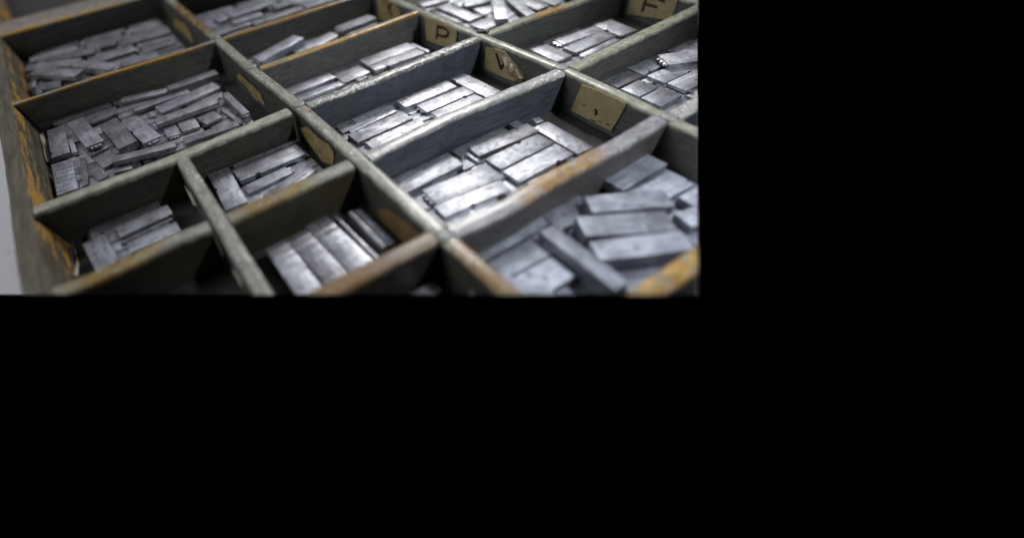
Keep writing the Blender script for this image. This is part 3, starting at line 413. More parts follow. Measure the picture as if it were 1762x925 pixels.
(-8.461,15.360,-0.975,0.340,2.230,0.409,1.5719,1,[('b', 0.15)],'','metal','right','low type block mostly hidden under others in the compartment with the perched block'),
(-8.461,17.672,-0.979,0.336,2.230,0.409,1.5594,1,[('b', 0.82)],'0','metal','right','low type block mostly hidden under others in the compartment with the perched block'),
(-8.044,15.588,-0.999,0.316,2.230,0.355,1.5805,1,[],'0','metal','right','low type block mostly hidden under others in the compartment with the perched block'),
(-7.522,15.636,-0.998,0.317,2.230,0.618,1.5810,1,[],'','metal','right','low type block mostly hidden under others in the compartment with the perched block'),
(-7.522,18.036,-0.998,0.317,2.230,0.618,1.5830,1,[],'','metal','right','low type block mostly hidden under others in the compartment with the perched block'),
(-7.001,15.537,-0.986,0.329,2.230,0.354,1.6010,1,[],'0','metal','right','low type block mostly hidden under others in the compartment with the perched block'),
(-5.902,3.929,-0.993,0.322,2.092,0.360,1.5762,1,[],'0','metal','deep2','faint low type block in the darkest compartment'),
]
PAPERS=[
('P', [(-17.155, 13.301, -0.024), (-16.695, 13.307, -0.02), (-16.343, 13.312, -0.02), (-16.0, 13.316, -0.02), (-15.572, 13.321, -0.02), (-15.126, 13.327, -0.02), (-15.147, 13.327, -0.24), (-15.203, 13.326, -0.956), (-15.984, 13.316, -0.95), (-17.108, 13.302, -1.057)], [[(-16.315, 13.297, -0.238), (-16.374, 13.296, -0.745)], [(-16.315, 13.297, -0.238), (-16.064, 13.3, -0.196), (-15.815, 13.303, -0.187), (-15.645, 13.305, -0.26), (-15.639, 13.306, -0.372), (-15.799, 13.303, -0.502), (-16.078, 13.3, -0.568), (-16.354, 13.296, -0.569)]], 0.1, []),
('V', [(-13.497, 13.36, -0.253), (-12.983, 13.378, -0.112), (-12.569, 13.392, -0.095), (-12.361, 13.399, -0.197), (-12.225, 13.403, -0.303), (-11.966, 13.412, -0.442), (-11.637, 13.423, -0.669), (-11.44, 13.43, -0.788), (-11.682, 13.422, -0.994), (-12.343, 13.399, -1.081), (-12.947, 13.379, -1.098), (-13.474, 13.361, -1.08)], [[(-12.95, 13.364, -0.306), (-12.807, 13.369, -0.537), (-12.645, 13.374, -0.795)], [(-12.645, 13.374, -0.795), (-12.557, 13.377, -0.62), (-12.464, 13.38, -0.461)]], 0.1, []),
('comma', [(-9.201, 13.434, -0.109), (-8.825, 13.421, -0.059), (-8.081, 13.39, -0.049), (-7.542, 13.344, -0.021), (-7.579, 13.347, -0.338), (-7.743, 13.361, -1.093), (-8.513, 13.411, -1.144), (-9.376, 13.44, -1.139)], [[(-8.482, 13.395, -0.695), (-8.446, 13.393, -0.714)], [(-8.427, 13.393, -0.699), (-8.395, 13.392, -0.755), (-8.434, 13.393, -0.834)]], 0.1, [[(-8.557, 13.397, -1.086), (-8.439, 13.393, -1.084), (-8.349, 13.39, -1.059)], [(-8.271, 13.387, -0.993), (-8.157, 13.381, -0.984), (-8.13, 13.379, -1.007)], [(-7.984, 13.367, -0.969), (-7.86, 13.356, -0.931)], [(-8.94, 13.41, -0.715), (-8.912, 13.409, -0.732)]]),
('F', [(-13.301, 21.38, -0.02), (-11.297, 21.38, -0.02), (-11.313, 21.38, -0.078), (-11.35, 21.38, -0.904), (-12.383, 21.38, -1.027), (-13.324, 21.38, -1.15)], [[(-12.577, 21.365, -0.178), (-12.612, 21.365, -0.386), (-12.622, 21.365, -0.837)], [(-12.538, 21.365, -0.537), (-12.311, 21.365, -0.534), (-12.062, 21.365, -0.54)], [(-12.567, 21.365, -0.207), (-12.2, 21.365, -0.208), (-11.833, 21.365, -0.254)]], 0.1, []),
('Y', [(-20.854, 13.289, -0.124), (-19.695, 13.289, -0.02), (-19.313, 13.29, -0.063), (-18.83, 13.29, -0.355), (-19.772, 13.289, -1.038), (-20.787, 13.289, -1.127)], [[(-20.203, 13.274, -0.056), (-19.85, 13.274, -0.392)], [(-19.565, 13.274, -0.078), (-19.85, 13.274, -0.392)], [(-19.85, 13.274, -0.392), (-19.642, 13.274, -0.631)]], 0.1, []),
('torn', [(-18.92, 5.277, -0.514), (-18.365, 5.279, -0.466), (-17.41, 5.296, -0.471), (-16.798, 5.317, -0.643), (-16.632, 5.322, -1.041), (-17.204, 5.303, -1.101), (-17.71, 5.285, -1.028), (-18.236, 5.279, -0.916), (-18.563, 5.278, -0.777), (-19.28, 5.276, -0.894)], [], 0.1, []),
('oval', [(-13.777, 5.406, -0.685), (-13.047, 5.398, -0.272), (-12.563, 5.392, -0.273), (-12.017, 5.385, -0.212), (-11.558, 5.38, -0.152), (-11.286, 5.377, -0.291), (-11.491, 5.379, -0.883), (-12.305, 5.389, -1.236), (-12.929, 5.396, -0.991), (-13.312, 5.401, -0.841)], [], 0.1, []),
('brown', [(-8.903, 5.347, -0.899), (-8.333, 5.337, -0.495), (-7.696, 5.325, -0.41), (-6.863, 5.309, -0.276), (-7.363, 5.318, -0.919), (-7.726, 5.325, -1.177), (-9.052, 5.35, -1.341)], [], 0.1, []),
('dimtorn', [(-28.053, 5.18, -0.882), (-26.665, 5.191, -0.557), (-25.748, 5.206, -0.431), (-25.276, 5.214, -0.565), (-25.047, 5.217, -0.791), (-24.947, 5.219, -1.154), (-26.703, 5.19, -1.535), (-29.273, 5.18, -1.925)], [], 0.1, []),
('edge', [(-13.752, 1.195, -0.953), (-13.084, 1.189, -0.724), (-12.23, 1.181, -0.468), (-11.351, 1.173, -0.234), (-13.402, 1.192, -1.613), (-14.097, 1.198, -1.665)], [], 0.1, []),
('flake', [(-9.55, 1.157, -1.137), (-8.808, 1.15, -0.628), (-8.193, 1.145, -0.285), (-8.512, 1.148, -0.825), (-9.559, 1.157, -1.719)], [], 0.1, [])
]
RAILPAPER=[[(-13.609, -2.297, -1.392), (-13.901, -2.204, -1.684), (-13.462, -2.212, -1.659), (-12.973, -2.243, -1.562), (-12.391, -2.298, -1.388), (-11.871, -2.374, -1.15), (-11.642, -2.436, -0.955), (-12.121, -2.38, -1.132), (-12.681, -2.327, -1.297), (-13.175, -2.307, -1.36)], [(-20.477, -2.408, -1.044), (-21.211, -2.29, -1.415), (-20.355, -2.299, -1.385), (-19.292, -2.327, -1.298), (-18.562, -2.348, -1.233), (-18.279, -2.407, -1.046), (-19.061, -2.406, -1.05), (-19.875, -2.391, -1.096)]]

FLOOR = -1.32
sc = bpy.context.scene
sc.unit_settings.scale_length = 0.01
col = sc.collection
CAM = Vector((0.0, 0.0, CAMZ))

# ------------------------------------------------------------------ helpers
def trim(bm, mw):
    """the case is only built as far as the photograph shows it: saw it off along two planes"""
    inv = mw.inverted()
    for n in (CUT_A, CUT_B):
        nn = Vector(n)
        if not any((mw @ v.co - CAM).dot(nn) > 0 for v in bm.verts):
            continue
        co = inv @ CAM
        no = (inv.to_3x3() @ nn).normalized()
        r = bmesh.ops.bisect_plane(bm, geom=bm.verts[:] + bm.edges[:] + bm.faces[:], dist=1e-5,
                                   plane_co=co, plane_no=no, clear_outer=True)
        ed = [e for e in r['geom_cut'] if isinstance(e, bmesh.types.BMEdge) and e.is_valid and e.is_boundary]
        if ed:
            try:
                bmesh.ops.holes_fill(bm, edges=ed, sides=0)
            except Exception:
                pass

def link(name, bm, mat, parent=None, mw=None, smooth=True, cut=True):
    mw = mw or Matrix.Identity(4)
    if cut:
        trim(bm, mw)
    if not bm.verts:
        bm.free(); return None
    bmesh.ops.recalc_face_normals(bm, faces=bm.faces[:])
    me = bpy.data.meshes.new(name)
    bm.to_mesh(me); bm.free()
    if smooth:
        me.polygons.foreach_set('use_smooth', [True] * len(me.polygons))
        try:
            me.set_sharp_from_angle(angle=math.radians(38))
        except Exception:
            pass
    me.materials.append(mat)
    o = bpy.data.objects.new(name, me)
    col.objects.link(o)
    if parent is not None:
        o.parent = parent
        o.matrix_parent_inverse = Matrix.Identity(4)
        pm = parent.get('_mw')
        base = MWS[parent.name]
        o.matrix_basis = base.inverted() @ mw
    else:
        o.matrix_world = mw
    MWS[o.name] = mw.copy()
    return o
MWS = {}

def empty(name, loc, label, cat):
    o = bpy.data.objects.new(name, None)
    col.objects.link(o); o.location = loc; o.empty_display_size = .5
    MWS[o.name] = Matrix.Translation(loc)
    o['label'] = label; o['category'] = cat
    return o

def sweep(path, prof, rnd=None, wob=0.0):
    """profile (list of (side, z)) carried along a plan path of (x, y)"""
    bm = bmesh.new(); rings = []
    n = len(path)
    for i, p in enumerate(path):
        a = Vector(path[max(i-1, 0)]); b = Vector(path[min(i+1, n-1)])
        d = (b - a).normalized(); s = Vector((-d.y, d.x))
        ring = []
        for (q, z) in prof:
            jz = rnd.uniform(-wob, wob) if rnd and z > -.2 else 0
            jq = rnd.uniform(-wob, wob)*.6 if rnd and z > -.2 else 0
            ring.append(bm.verts.new((p[0] + s.x*(q+jq), p[1] + s.y*(q+jq), z + jz)))
        rings.append(ring)
    m = len(prof)
    for r0, r1 in zip(rings, rings[1:]):
        for k in range(m):
            bm.faces.new((r0[k], r0[(k+1) % m], r1[(k+1) % m], r1[k]))
    bm.faces.new(rings[0][::-1]); bm.faces.new(rings[-1])
    return bm

def resample(nodes, step):
    out = []
    for a, b in zip(nodes, nodes[1:]):
        L = math.dist(a, b); k = max(1, int(L/step))
        for i in range(k):
            t = i/k
            out.append((a[0]+(b[0]-a[0])*t, a[1]+(b[1]-a[1])*t))
    out.append(tuple(nodes[-1]))
    # soften the corners of a bent strip
    for _ in range(3):
        out = [out[0]] + [((p[0]+2*q[0]+r[0])/4, (p[1]+2*q[1]+r[1])/4) for p, q, r in zip(out, out[1:], out[2:])] + [out[-1]]
    return out

# ------------------------------------------------------------------ materials
class NT:
    def __init__(s, name):
        s.m = bpy.data.materials.new(name); s.m.use_nodes = True
        s.t = s.m.node_tree; s.n = s.t.nodes; s.l = s.t.links
        s.p = s.n['Principled BSDF']
    def add(s, typ, **kw):
        n = s.n.new(typ)
        for k, v in kw.items(): setattr(n, k, v)
        return n
    def put(s, sock, v):
        if hasattr(v, 'is_output') or isinstance(v, bpy.types.NodeSocket): s.l.new(v, sock)
        else: sock.default_value = v
    def math(s, op, a, b=0.0, c=0.0, clamp=False):
        n = s.add('ShaderNodeMath', operation=op, use_clamp=clamp)
        s.put(n.inputs[0], a); s.put(n.inputs[1], b); s.put(n.inputs[2], c)
        return n.outputs[0]
    def step(s, v, lo, hi, a=0.0, b=1.0):
        n = s.add('ShaderNodeMapRange', interpolation_type='SMOOTHSTEP')
        s.put(n.inputs['Value'], v); s.put(n.inputs['From Min'], lo); s.put(n.inputs['From Max'], hi)
        s.put(n.inputs['To Min'], a); s.put(n.inputs['To Max'], b)
        return n.outputs[0]
    def mix(s, f, a, b):
        n = s.add('ShaderNodeMix', data_type='RGBA')
        s.put(n.inputs[0], f)
        for i, v in ((6, a), (7, b)):
            if isinstance(v, tuple): v = (*v, 1.0)
            s.put(n.inputs[i], v)
        return n.outputs[2]
    def coords(s, scale, seeded=True):
        tc = s.add('ShaderNodeTexCoord')
        mp = s.add('ShaderNodeMapping'); s.l.new(tc.outputs['Object'], mp.inputs[0])
        mp.inputs['Scale'].default_value = scale
        if seeded:
            oi = s.add('ShaderNodeObjectInfo')
            k = s.math('MULTIPLY', oi.outputs['Random'], 57.0)
            cb = s.add('ShaderNodeCombineXYZ')
            for i in range(3): s.l.new(k, cb.inputs[i])
            s.l.new(cb.outputs[0], mp.inputs['Location'])
        return mp.outputs[0]
    def noise(s, vec, scale, detail=4.0, rough=.6):
        n = s.add('ShaderNodeTexNoise'); s.l.new(vec, n.inputs['Vector'])
        n.inputs['Scale'].default_value = scale; n.inputs['Detail'].default_value = detail; n.inputs['Roughness'].default_value = rough
        return n.outputs[0]
    def bump(s, h, strength, dist):
        n = s.add('ShaderNodeBump'); s.put(n.inputs['Height'], h)
        n.inputs['Strength'].default_value = strength; n.inputs['Distance'].default_value = dist
        s.l.new(n.outputs[0], s.p.inputs['Normal'])
    def rand(s): return s.add('ShaderNodeObjectInfo').outputs['Random']

OCHRE = (.50, .27, .045); RUST = (.22, .10, .04); CHIP = (.84, .83, .79); PAINT = (.275, .28, .235); FACE = (.098, .103, .100)

def divider_mat(name, ochre=.3, white=.3, rust=.2, lip=None, patch=(), pcol=(.60, .38, .11), face=FACE, top=PAINT, olive=0.0):
    """old grey paint over yellow wood: worn on the top edge, streaked on the faces"""
    s = NT(name)
    tc = s.add('ShaderNodeTexCoord'); sx = s.add('ShaderNodeSeparateXYZ'); s.l.new(tc.outputs['Object'], sx.inputs[0])
    z = sx.outputs['Z']; yl = sx.outputs['Y']
    v_ = s.coords((1, 1, 1)); vs = s.coords((.5, 1.5, 7.0)); vt = s.coords((1.0, 2.2, 1.0))
    grain = s.noise(vs, 3.2, 6, .68); blot = s.noise(v_, .9, 4, .6); fine = s.noise(s.coords((.6, 1, 1)), 9, 4, .7); mid = s.noise(vt, 2.6, 5, .62)
    streak = s.noise(s.coords((.35, 2.0, 16.0)), 3.0, 4, .6)
    # faces
    c = s.mix(s.step(grain, .3, .72), tuple(.5*q for q in face), tuple(1.65*q for q in face))
    c = s.mix(s.math('MULTIPLY', s.step(blot, .48, .72), .5), c, (face[0]*1.25, face[1]*1.05, face[2]*.62))
    c = s.mix(s.math('MULTIPLY', s.step(streak, .60, .72), .35), c, tuple(2.0*q for q in face))
    c = s.mix(s.math('MULTIPLY', s.step(fine, .56, .70), .6), c, tuple(.35*q for q in face))
    c = s.mix(s.math('MULTIPLY', s.step(fine, .42, .32), .4), c, tuple(1.9*q for q in face))
    if olive: c = s.mix(s.math('MULTIPLY', s.step(blot, .38, .6), olive), c, (.085, .065, .022))
    # worn top edge
    zz = s.math('ADD', z, s.math('MULTIPLY', s.math('SUBTRACT', mid, .5), .16))
    m = s.step(zz, -.14, -.08)
    t = s.mix(s.step(mid, .3, .7), tuple(.72*q for q in top), tuple(1.35*q for q in top))
    t = s.mix(s.math('MULTIPLY', s.step(fine, .58, .68), .4), t, tuple(.42*q for q in top))
    t = s.mix(s.step(blot, .80-.42*rust, .86-.42*rust), t, s.mix(fine, RUST, (.34, .17, .06)))
    b2 = s.noise(s.coords((.45, 1, 1)), 1.15, 5, .66)
    t = s.mix(s.step(b2, .78-.42*ochre, .83-.42*ochre), t, s.mix(fine, (.36, .18, .03), (.62, .37, .09)))
    chip = s.noise(s.coords((.8, 1, 1)), 7.5, 5, .75)
    t = s.mix(s.math('MULTIPLY', s.step(s.math('ADD', chip, s.math('MULTIPLY', s.math('SUBTRACT', b2, .5), .45)), .70-.19*white, .72-.19*white), .9), t, CHIP)
    for (x0, x1) in patch:
        e = s.math('ADD', sx.outputs['X'], s.math('MULTIPLY', s.math('SUBTRACT', mid, .5), 1.6))
        e2 = s.math('ADD', sx.outputs['X'], s.math('MULTIPLY', s.math('SUBTRACT', b2, .5), 1.6))
        k = s.math('MULTIPLY', s.step(e, x0-.5, x0+.5), s.step(e2, x1-.5, x1+.5, 1.0, 0.0))
        k = s.math('MULTIPLY', k, s.step(s.math('ADD', s.math('MULTIPLY', fine, .5), s.math('MULTIPLY', grain, .5)), .60, .50))
        t = s.mix(k, t, s.mix(s.step(mid, .3, .7), (.24, .13, .04), pcol))
    if lip is not None:
        e = s.math('ADD', yl, s.math('MULTIPLY', s.math('SUBTRACT', mid, .5), .3))
        k = s.math('MULTIPLY', s.math('MULTIPLY', s.step(e, lip-.03, lip+.03, 1.0, 0.0), s.step(b2, .44, .50)), s.step(fine, .66, .56))
        t = s.mix(k, t, s.mix(fine, (.30, .15, .02), (.60, .37, .07)))
    s.l.new(s.mix(m, c, t), s.p.inputs['Base Color'])
    s.put(s.p.inputs['Roughness'], s.math('ADD', s.math('MULTIPLY', fine, .24), s.step(m, 0, 1, .42, .15)))
    s.p.inputs['Specular IOR Level'].default_value = .55
    h = s.math('ADD', s.math('MULTIPLY', s.math('ADD', grain, streak), s.step(m, 0, 1, .35, 0.0)), s.math('MULTIPLY', s.math('ADD', mid, s.math('MULTIPLY', fine, .5)), s.step(m, 0, 1, .2, .45)))
    s.bump(h, .5, .03)
    return s.m

def type_mat(name, base=(.54, .552, .60), rough=.46, ribbed=False, pits=False, metal=.9, dark=1.0):
    s = NT(name)
    v_ = s.coords((1, 1, 1)); vl = s.coords((.35, 3.0, 3.0)); vx = s.coords((6, 1.0, 1))
    r = s.rand(); r2 = s.math('FRACT', s.math('MULTIPLY', r, 17.31))
    n1 = s.noise(v_, 1.7, 5, .62); scr = s.noise(vl, 3.4, 5, .7); fine = s.noise(v_, 16, 3, .6); n3 = s.noise(v_, 5.5, 5, .65)
    c = s.mix(s.step(n1, .32, .68), tuple(.62*q for q in base), tuple(1.2*q for q in base))
    c = s.mix(s.math('MULTIPLY', s.step(scr, .46, .66), .78), c, tuple(.5*q for q in base))
    c = s.mix(s.math('MULTIPLY', s.step(n3, .54, .66), .65*dark), c, (.13, .12, .115))
    c = s.mix(s.math('MULTIPLY', s.step(fine, .67, .72), .6*dark), c, (.05, .05, .05))
    val = s.add('ShaderNodeHueSaturation'); s.l.new(c, val.inputs['Color'])
    s.put(val.inputs['Value'], s.math('ADD', s.math('MULTIPLY', r2, .50), .66))
    cc = val.outputs[0]
    hgt = s.math('ADD', s.math('MULTIPLY', scr, .55), s.math('MULTIPLY', n3, .5))
    if pits:
        vo = s.add('ShaderNodeTexVoronoi'); s.l.new(v_, vo.inputs['Vector']); vo.inputs['Scale'].default_value = 1.9
        vo.inputs['Randomness'].default_value = 1.0
        pit = s.step(vo.outputs['Distance'], .09, .17, 1.0, 0.0)
        cc = s.mix(s.math('MULTIPLY', pit, .6), cc, (.10, .09, .07))
        hgt = s.math('SUBTRACT', hgt, s.math('MULTIPLY', pit, 1.5))
    if ribbed:
        w = s.add('ShaderNodeTexWave', wave_type='BANDS', bands_direction='X'); s.l.new(s.coords((1, .08, .08)), w.inputs['Vector'])
        w.inputs['Scale'].default_value = 1.1; w.inputs['Distortion'].default_value = 5.0; w.inputs['Detail'].default_value = 2
        hgt = s.math('ADD', hgt, s.math('MULTIPLY', w.outputs['Fac'], .5))
    s.l.new(cc, s.p.inputs['Base Color'])
    s.p.inputs['Metallic'].default_value = metal
    rr = s.math('ADD', s.math('MULTIPLY', s.math('ADD', n3, scr), .22), s.math('ADD', s.math('MULTIPLY', r, .10), rough-.26))
    s.put(s.p.inputs['Roughness'], rr)
    s.bump(hgt, .5, .03)
    return s.m

def plain_mat(name, a, b, rough=.6, scale=3.0, stretch=(1, 1, 1), bump=.3, metal=0.0):
    s = NT(name); v_ = s.coords(stretch)
    n = s.noise(v_, scale, 6, .65); f = s.noise(v_, scale*5, 4, .6)
    c = s.mix(s.step(n, .3, .7), a, b)
    c = s.mix(s.math('MULTIPLY', s.step(f, .6, .72), .4), c, tuple(.45*q for q in a))
    s.l.new(c, s.p.inputs['Base Color']); s.p.inputs['Roughness'].default_value = rough; s.p.inputs['Metallic'].default_value = metal
    s.bump(s.math('ADD', n, f), bump, .04)
    return s.m

def rail_mat():
    s = NT('rail_worn_wood')
    v_ = s.coords((1, 1, 1), False); vs = s.coords((.28, 2.2, 2.2), False)
    st = s.noise(vs, 2.6, 7, .72); bl = s.noise(s.coords((.16, .8, .8), False), 1.2, 3, .5); f = s.noise(v_, 7, 5, .7)
    tc = s.add('ShaderNodeTexCoord'); sx = s.add('ShaderNodeSeparateXYZ'); s.l.new(tc.outputs['Object'], sx.inputs[0])
    c = s.mix(s.step(st, .3, .7), (.066, .056, .036), (.165, .148, .108))
    c = s.mix(s.math('MULTIPLY', s.step(f, .62, .72), .5), c, (.03, .03, .028))
    k = s.math('MULTIPLY', s.step(s.math('ADD', st, s.math('MULTIPLY', s.math('ADD', bl, s.math('MULTIPLY', f, .5)), .5)), .89, .975), s.step(s.math('ADD', sx.outputs['Y'], s.math('MULTIPLY', f, .1)), -2.85, -2.68))
    c = s.mix(k, c, s.mix(f, (.36, .19, .03), (.62, .36, .07)))
    s.l.new(c, s.p.inputs['Base Color']); s.put(s.p.inputs['Roughness'], s.step(f, .2, .8, .42, .65))
    s.bump(s.math('ADD', st, s.math('MULTIPLY', f, .4)), .5, .06)
    return s.m

def paper_mat(name, a, b, stain, sc=1.6):
    s = NT(name); v_ = s.coords((1, 1, 1))
    n = s.noise(v_, sc, 5, .6); f = s.noise(v_, 9, 5, .7); g2 = s.noise(v_, 30, 2, .5)
    c = s.mix(s.step(n, .3, .7), a, b)
    c = s.mix(s.math('MULTIPLY', s.step(f, .56, .70), .6), c, stain)
    c = s.mix(s.math('MULTIPLY', s.step(g2, .62, .7), .35), c, tuple(.3*q for q in a))
    s.l.new(c, s.p.inputs['Base Color']); s.p.inputs['Roughness'].default_value = .75
    s.bump(s.math('ADD', n, s.math('MULTIPLY', f, .5)), .4, .04)
    return s.m

M_TYPE = type_mat('type_metal'); M_RIB = type_mat('ribbed_type_metal', ribbed=True, rough=.42)
M_DIM = type_mat('dimmed_type_metal', base=(.46, .466, .50), rough=.46)  # darker copy of the type metal; the dimmer light is in its colour
M_BIG = type_mat('spacer_metal', base=(.43, .465, .545), rough=.56, pits=True, metal=.7, dark=.35)
M_FACE = type_mat('letter_metal', base=(.62, .62, .64), rough=.22, metal=.95)
M_FLOOR = plain_mat('case_floor_wood', (.026, .026, .024), (.048, .046, .042), .6, 2.0, (.5, 2.5, 1))
M_RAIL = rail_mat()
M_PAPER = paper_mat('aged_paper', (.37, .30, .15), (.47, .39, .225), (.17, .11, .045))
M_YELLOW = paper_mat('yellowed_paper', (.24, .17, .055), (.40, .315, .15), (.10, .065, .022), 3.5)
M_BROWN = paper_mat('brown_paper', (.14, .085, .028), (.22, .15, .06), (.06, .04, .02))
M_PALE = paper_mat('pale_paper', (.50, .48, .40), (.62, .60, .52), (.33, .28, .18))
M_TORN = paper_mat('torn_paper', (.62, .54, .42), (.14, .065, .025), (.08, .035, .015), 4.5)
M_INK = plain_mat('ink', (.012, .012, .014), (.02, .02, .022), .5)
M_NAIL = plain_mat('painted_nail', (.22, .225, .21), (.32, .32, .30), .3, 4)
M_CLIP = plain_mat('dark_metal', (.02, .022, .03), (.05, .05, .06), .3, 4, metal=.6)
M_TABLE = plain_mat('table_paint', (.84, .84, .90), (.88, .88, .93), .55, .4)

# ------------------------------------------------------------------ the case
case = empty('type_case', (-14, 6, FLOOR), 'worn grey wooden type case with compartments divided by chipped strips', 'type case')
case['group'] = 'type case and its fittings'
rnd = random.Random(4)

def local(path):
    """object frame with x along the strip, so that wear and grain follow it"""
    a = Vector((*path[0], 0)); b = Vector((*path[-1], 0)); d = (b-a).normalized()
    s = Vector((-d.y, d.x, 0)); m = Matrix.Identity(4)
    for i in range(3): m[i][0] = d[i]; m[i][1] = s[i]; m[i][2] = (0, 0, 1)[i]; m[i][3] = a[i]
    return m

def divider(nodes, mat, th=.40, top=0.0, rad=.09, label=None, wob=.006, bottom=FLOOR-.02, name='divider'):
    mw = local(nodes); inv = mw.inverted()
    pts = [tuple((inv @ Vector((*p, 0)))[:2]) for p in resample(nodes, .22)]
    h = th/2; prof = [(-h, bottom), (-h, top-.45), (-h, top-.2), (-h, top-rad)]
    for k in range(1, 5):
        a = math.pi/2*k/5; prof.append((-h+rad*(1-math.cos(a)), top-rad*(1-math.sin(a))))
    prof += [(-h+rad, top), (0, top+.012), (h-rad, top)]
    for k in range(4, 0, -1):
        a = math.pi/2*k/5; prof.append((h-rad*(1-math.cos(a)), top-rad*(1-math.sin(a))))
    prof += [(h, top-rad), (h, top-.2), (h, top-.45), (h, bottom)]
    bm = sweep(pts, prof, rnd, wob)
    if nodes[0][1] < -2:
        bm.verts.ensure_lookup_table()
        for v in bm.verts:
            if v.co.x < .5: v.co.x += (-.20 + .36*min(1, -v.co.z/1.32))*(1 - v.co.x/.5)
    o = link(name, bm, mat, case, mw)
    if o and label: o['label'] = label
    return o

D_A1 = divider_mat('paint_rusty_spots', ochre=.12, white=.42, rust=.42, patch=((17.5, 22.6), (38.9, 46)), pcol=(.21, .14, .06), top=(.29, .295, .245), face=(.062, .063, .058))  # dark face tone carries the shade on this wall
D_A2 = divider_mat('paint_glossy_pale', ochre=.1, white=.3, rust=.05, top=(.335, .335, .265))
D_A0 = divider_mat('paint_flaking_blue', ochre=.35, white=.55, rust=.1, olive=.3)
D_OCH = divider_mat('paint_worn_to_ochre', ochre=.05, white=.45, rust=.1, lip=-.02, patch=((2.5, 6.2),), face=(.19, .19, .18))  # face lightened in colour to stand for light reaching this wall
D_BAR = divider_mat('paint_tan_with_yellow_lip', ochre=.0, white=.1, rust=.1, lip=-.88, top=(.30, .27, .235), face=(.18, .18, .172))  # lighter face tone, lit by colour like the ochre-worn divider
D_YMID = divider_mat('paint_yellow_middle', ochre=.05, white=.30, rust=.1, lip=-.03, patch=((1.9, 5.3),), face=(.15, .152, .15))  # face tone raised in place of light on it
D_OCH2 = divider_mat('bare_yellow_wood', ochre=.3, white=.2, rust=.1, patch=((-2, 9),))
D_PALE = divider_mat('paint_pale_even', ochre=.04, white=.22, rust=.05, top=(.335, .335, .265), face=(.085, .088, .085))
D_SHADEF = divider_mat('paint_pale_shaded_face', ochre=.04, white=.2, rust=.05, top=(.36, .36, .29), face=(.050, .050, .045), olive=.2)  # face painted darker for the shade in the near cells
D_MUST = divider_mat('paint_mustard', ochre=.2, white=.35, rust=.1, olive=.4, patch=((.2, 2.3),), pcol=(.29, .23, .075), face=(.042, .041, .035))  # mustard stain is wear; the near-black face tone stands for shade
D_FLAKE = divider_mat('paint_flaked_orange', ochre=.04, white=.2, rust=.05, patch=((2.5, 4.2),), top=(.335, .335, .265))
D_CHIP = divider_mat('paint_white_chips', ochre=.12, white=.95, rust=.1, top=(.24, .24, .22), face=(.076, .088, .110))
D_SOFT = divider_mat('paint_blue_grey', ochre=.03, white=.62, rust=.05, top=(.36, .365, .35), face=(.074, .086, .108))
D_ORA = divider_mat('paint_orange_patch', ochre=.1, white=.45, rust=.2, patch=((2.0, 4.9),), pcol=(.47, .33, .16), top=(.29, .29, .31), face=(.115, .110, .108))
D_BROWN = divider_mat('bare_brown', ochre=.3, white=.1, rust=.6, patch=((.4, 2.3),), pcol=(.22, .14, .07), top=(.22, .17, .12), face=(.040, .037, .035))

nail_on = {}
a1 = divider(A1N, D_A1, th=.42, label='long divider with rust spots and round nail heads')
a2 = divider(A2N, D_A2, th=.38, label='long glossy pale divider that bows towards its end')
a0 = divider([(-13.68, 1.42), (-10.2, 1.37), (-7.65, 1.31), (-1, 1.27)], D_A0, th=.40, label='short divider with flaking blue paint')
a3 = divider(A3N, D_PALE, th=.4)
divider([(-21.47, -2.62), (-21.55, .05), (-21.38, 3.5), (-21.47, 5.27)], D_OCH, th=.25, label='divider worn to ochre wood along its edge')
divider([(-13.84, -2.58), (-13.77, 1.2), (-13.97, 5.20)], D_SHADEF, th=.44, label='pale evenly painted divider')
divider([(-10.18, -2.5), (-10.08, -1.4), (-10.23, .2), (-10.15, 1.08)], D_MUST, th=.46)
divider([(-10.12, 1.58), (-10.14, 3.4), (-10.17, 5.27)], D_MUST, th=.46, label='mustard stained divider')
divider([(-6.52, 1.53), (-6.50, 5.28)], D_BROWN, th=.46)
divider([(-6.45, -2.5), (-6.5, 1.08)], D_BROWN, th=.46)
divider([(-21.47, 5.72), (-21.45, 13.28)], D_YMID, th=.27, label='divider with a yellow worn edge')
divider([(-17.62, 5.76), (-17.66, 9.3), (-17.80, 13.30)], D_YMID, th=.32)
divider([(-13.90, 5.84), (-13.88, 8.5), (-14.03, 13.34)], D_CHIP, th=.40, label='divider chipped white along its top')
divider([(-10.16, 5.82), (-10.32, 8.9), (-10.19, 11.8), (-10.15, 13.46)], D_SOFT, th=.44)
divider([(-6.38, 5.74), (-6.26, 7.3), (-6.38, 9.0), (-6.33, 11.5), (-6.43, 13.24)], D_ORA, th=.50, label='divider with an orange bare wood patch')
divider([(-14.03, 13.78), (-14.06, 15.8), (-13.85, 18.0), (-13.85, 21.38)], D_FLAKE, th=.42)
divider([(-10.05, 13.9), (-10.17, 17.0), (-10.32, 21.38)], D_PALE, th=.44)
divider([(-6.28, 13.66), (-6.36, 16), (-6.36, 21.38)], D_SOFT, th=.46)
divider([(-2.75, 5.74), (-2.75, 13.0)], D_OCH2, th=.46, label='divider with bare yellow wood')
divider([(-31.2, -2.6), (-31.2, 5.2)], D_BAR, th=2.3, top=.0, rad=.12, label='thick pale crossbar with a yellow worn front edge', name='crossbar')
divider([(-29.0, 5.72), (-29.0, 13.28)], D_PALE, th=.4)

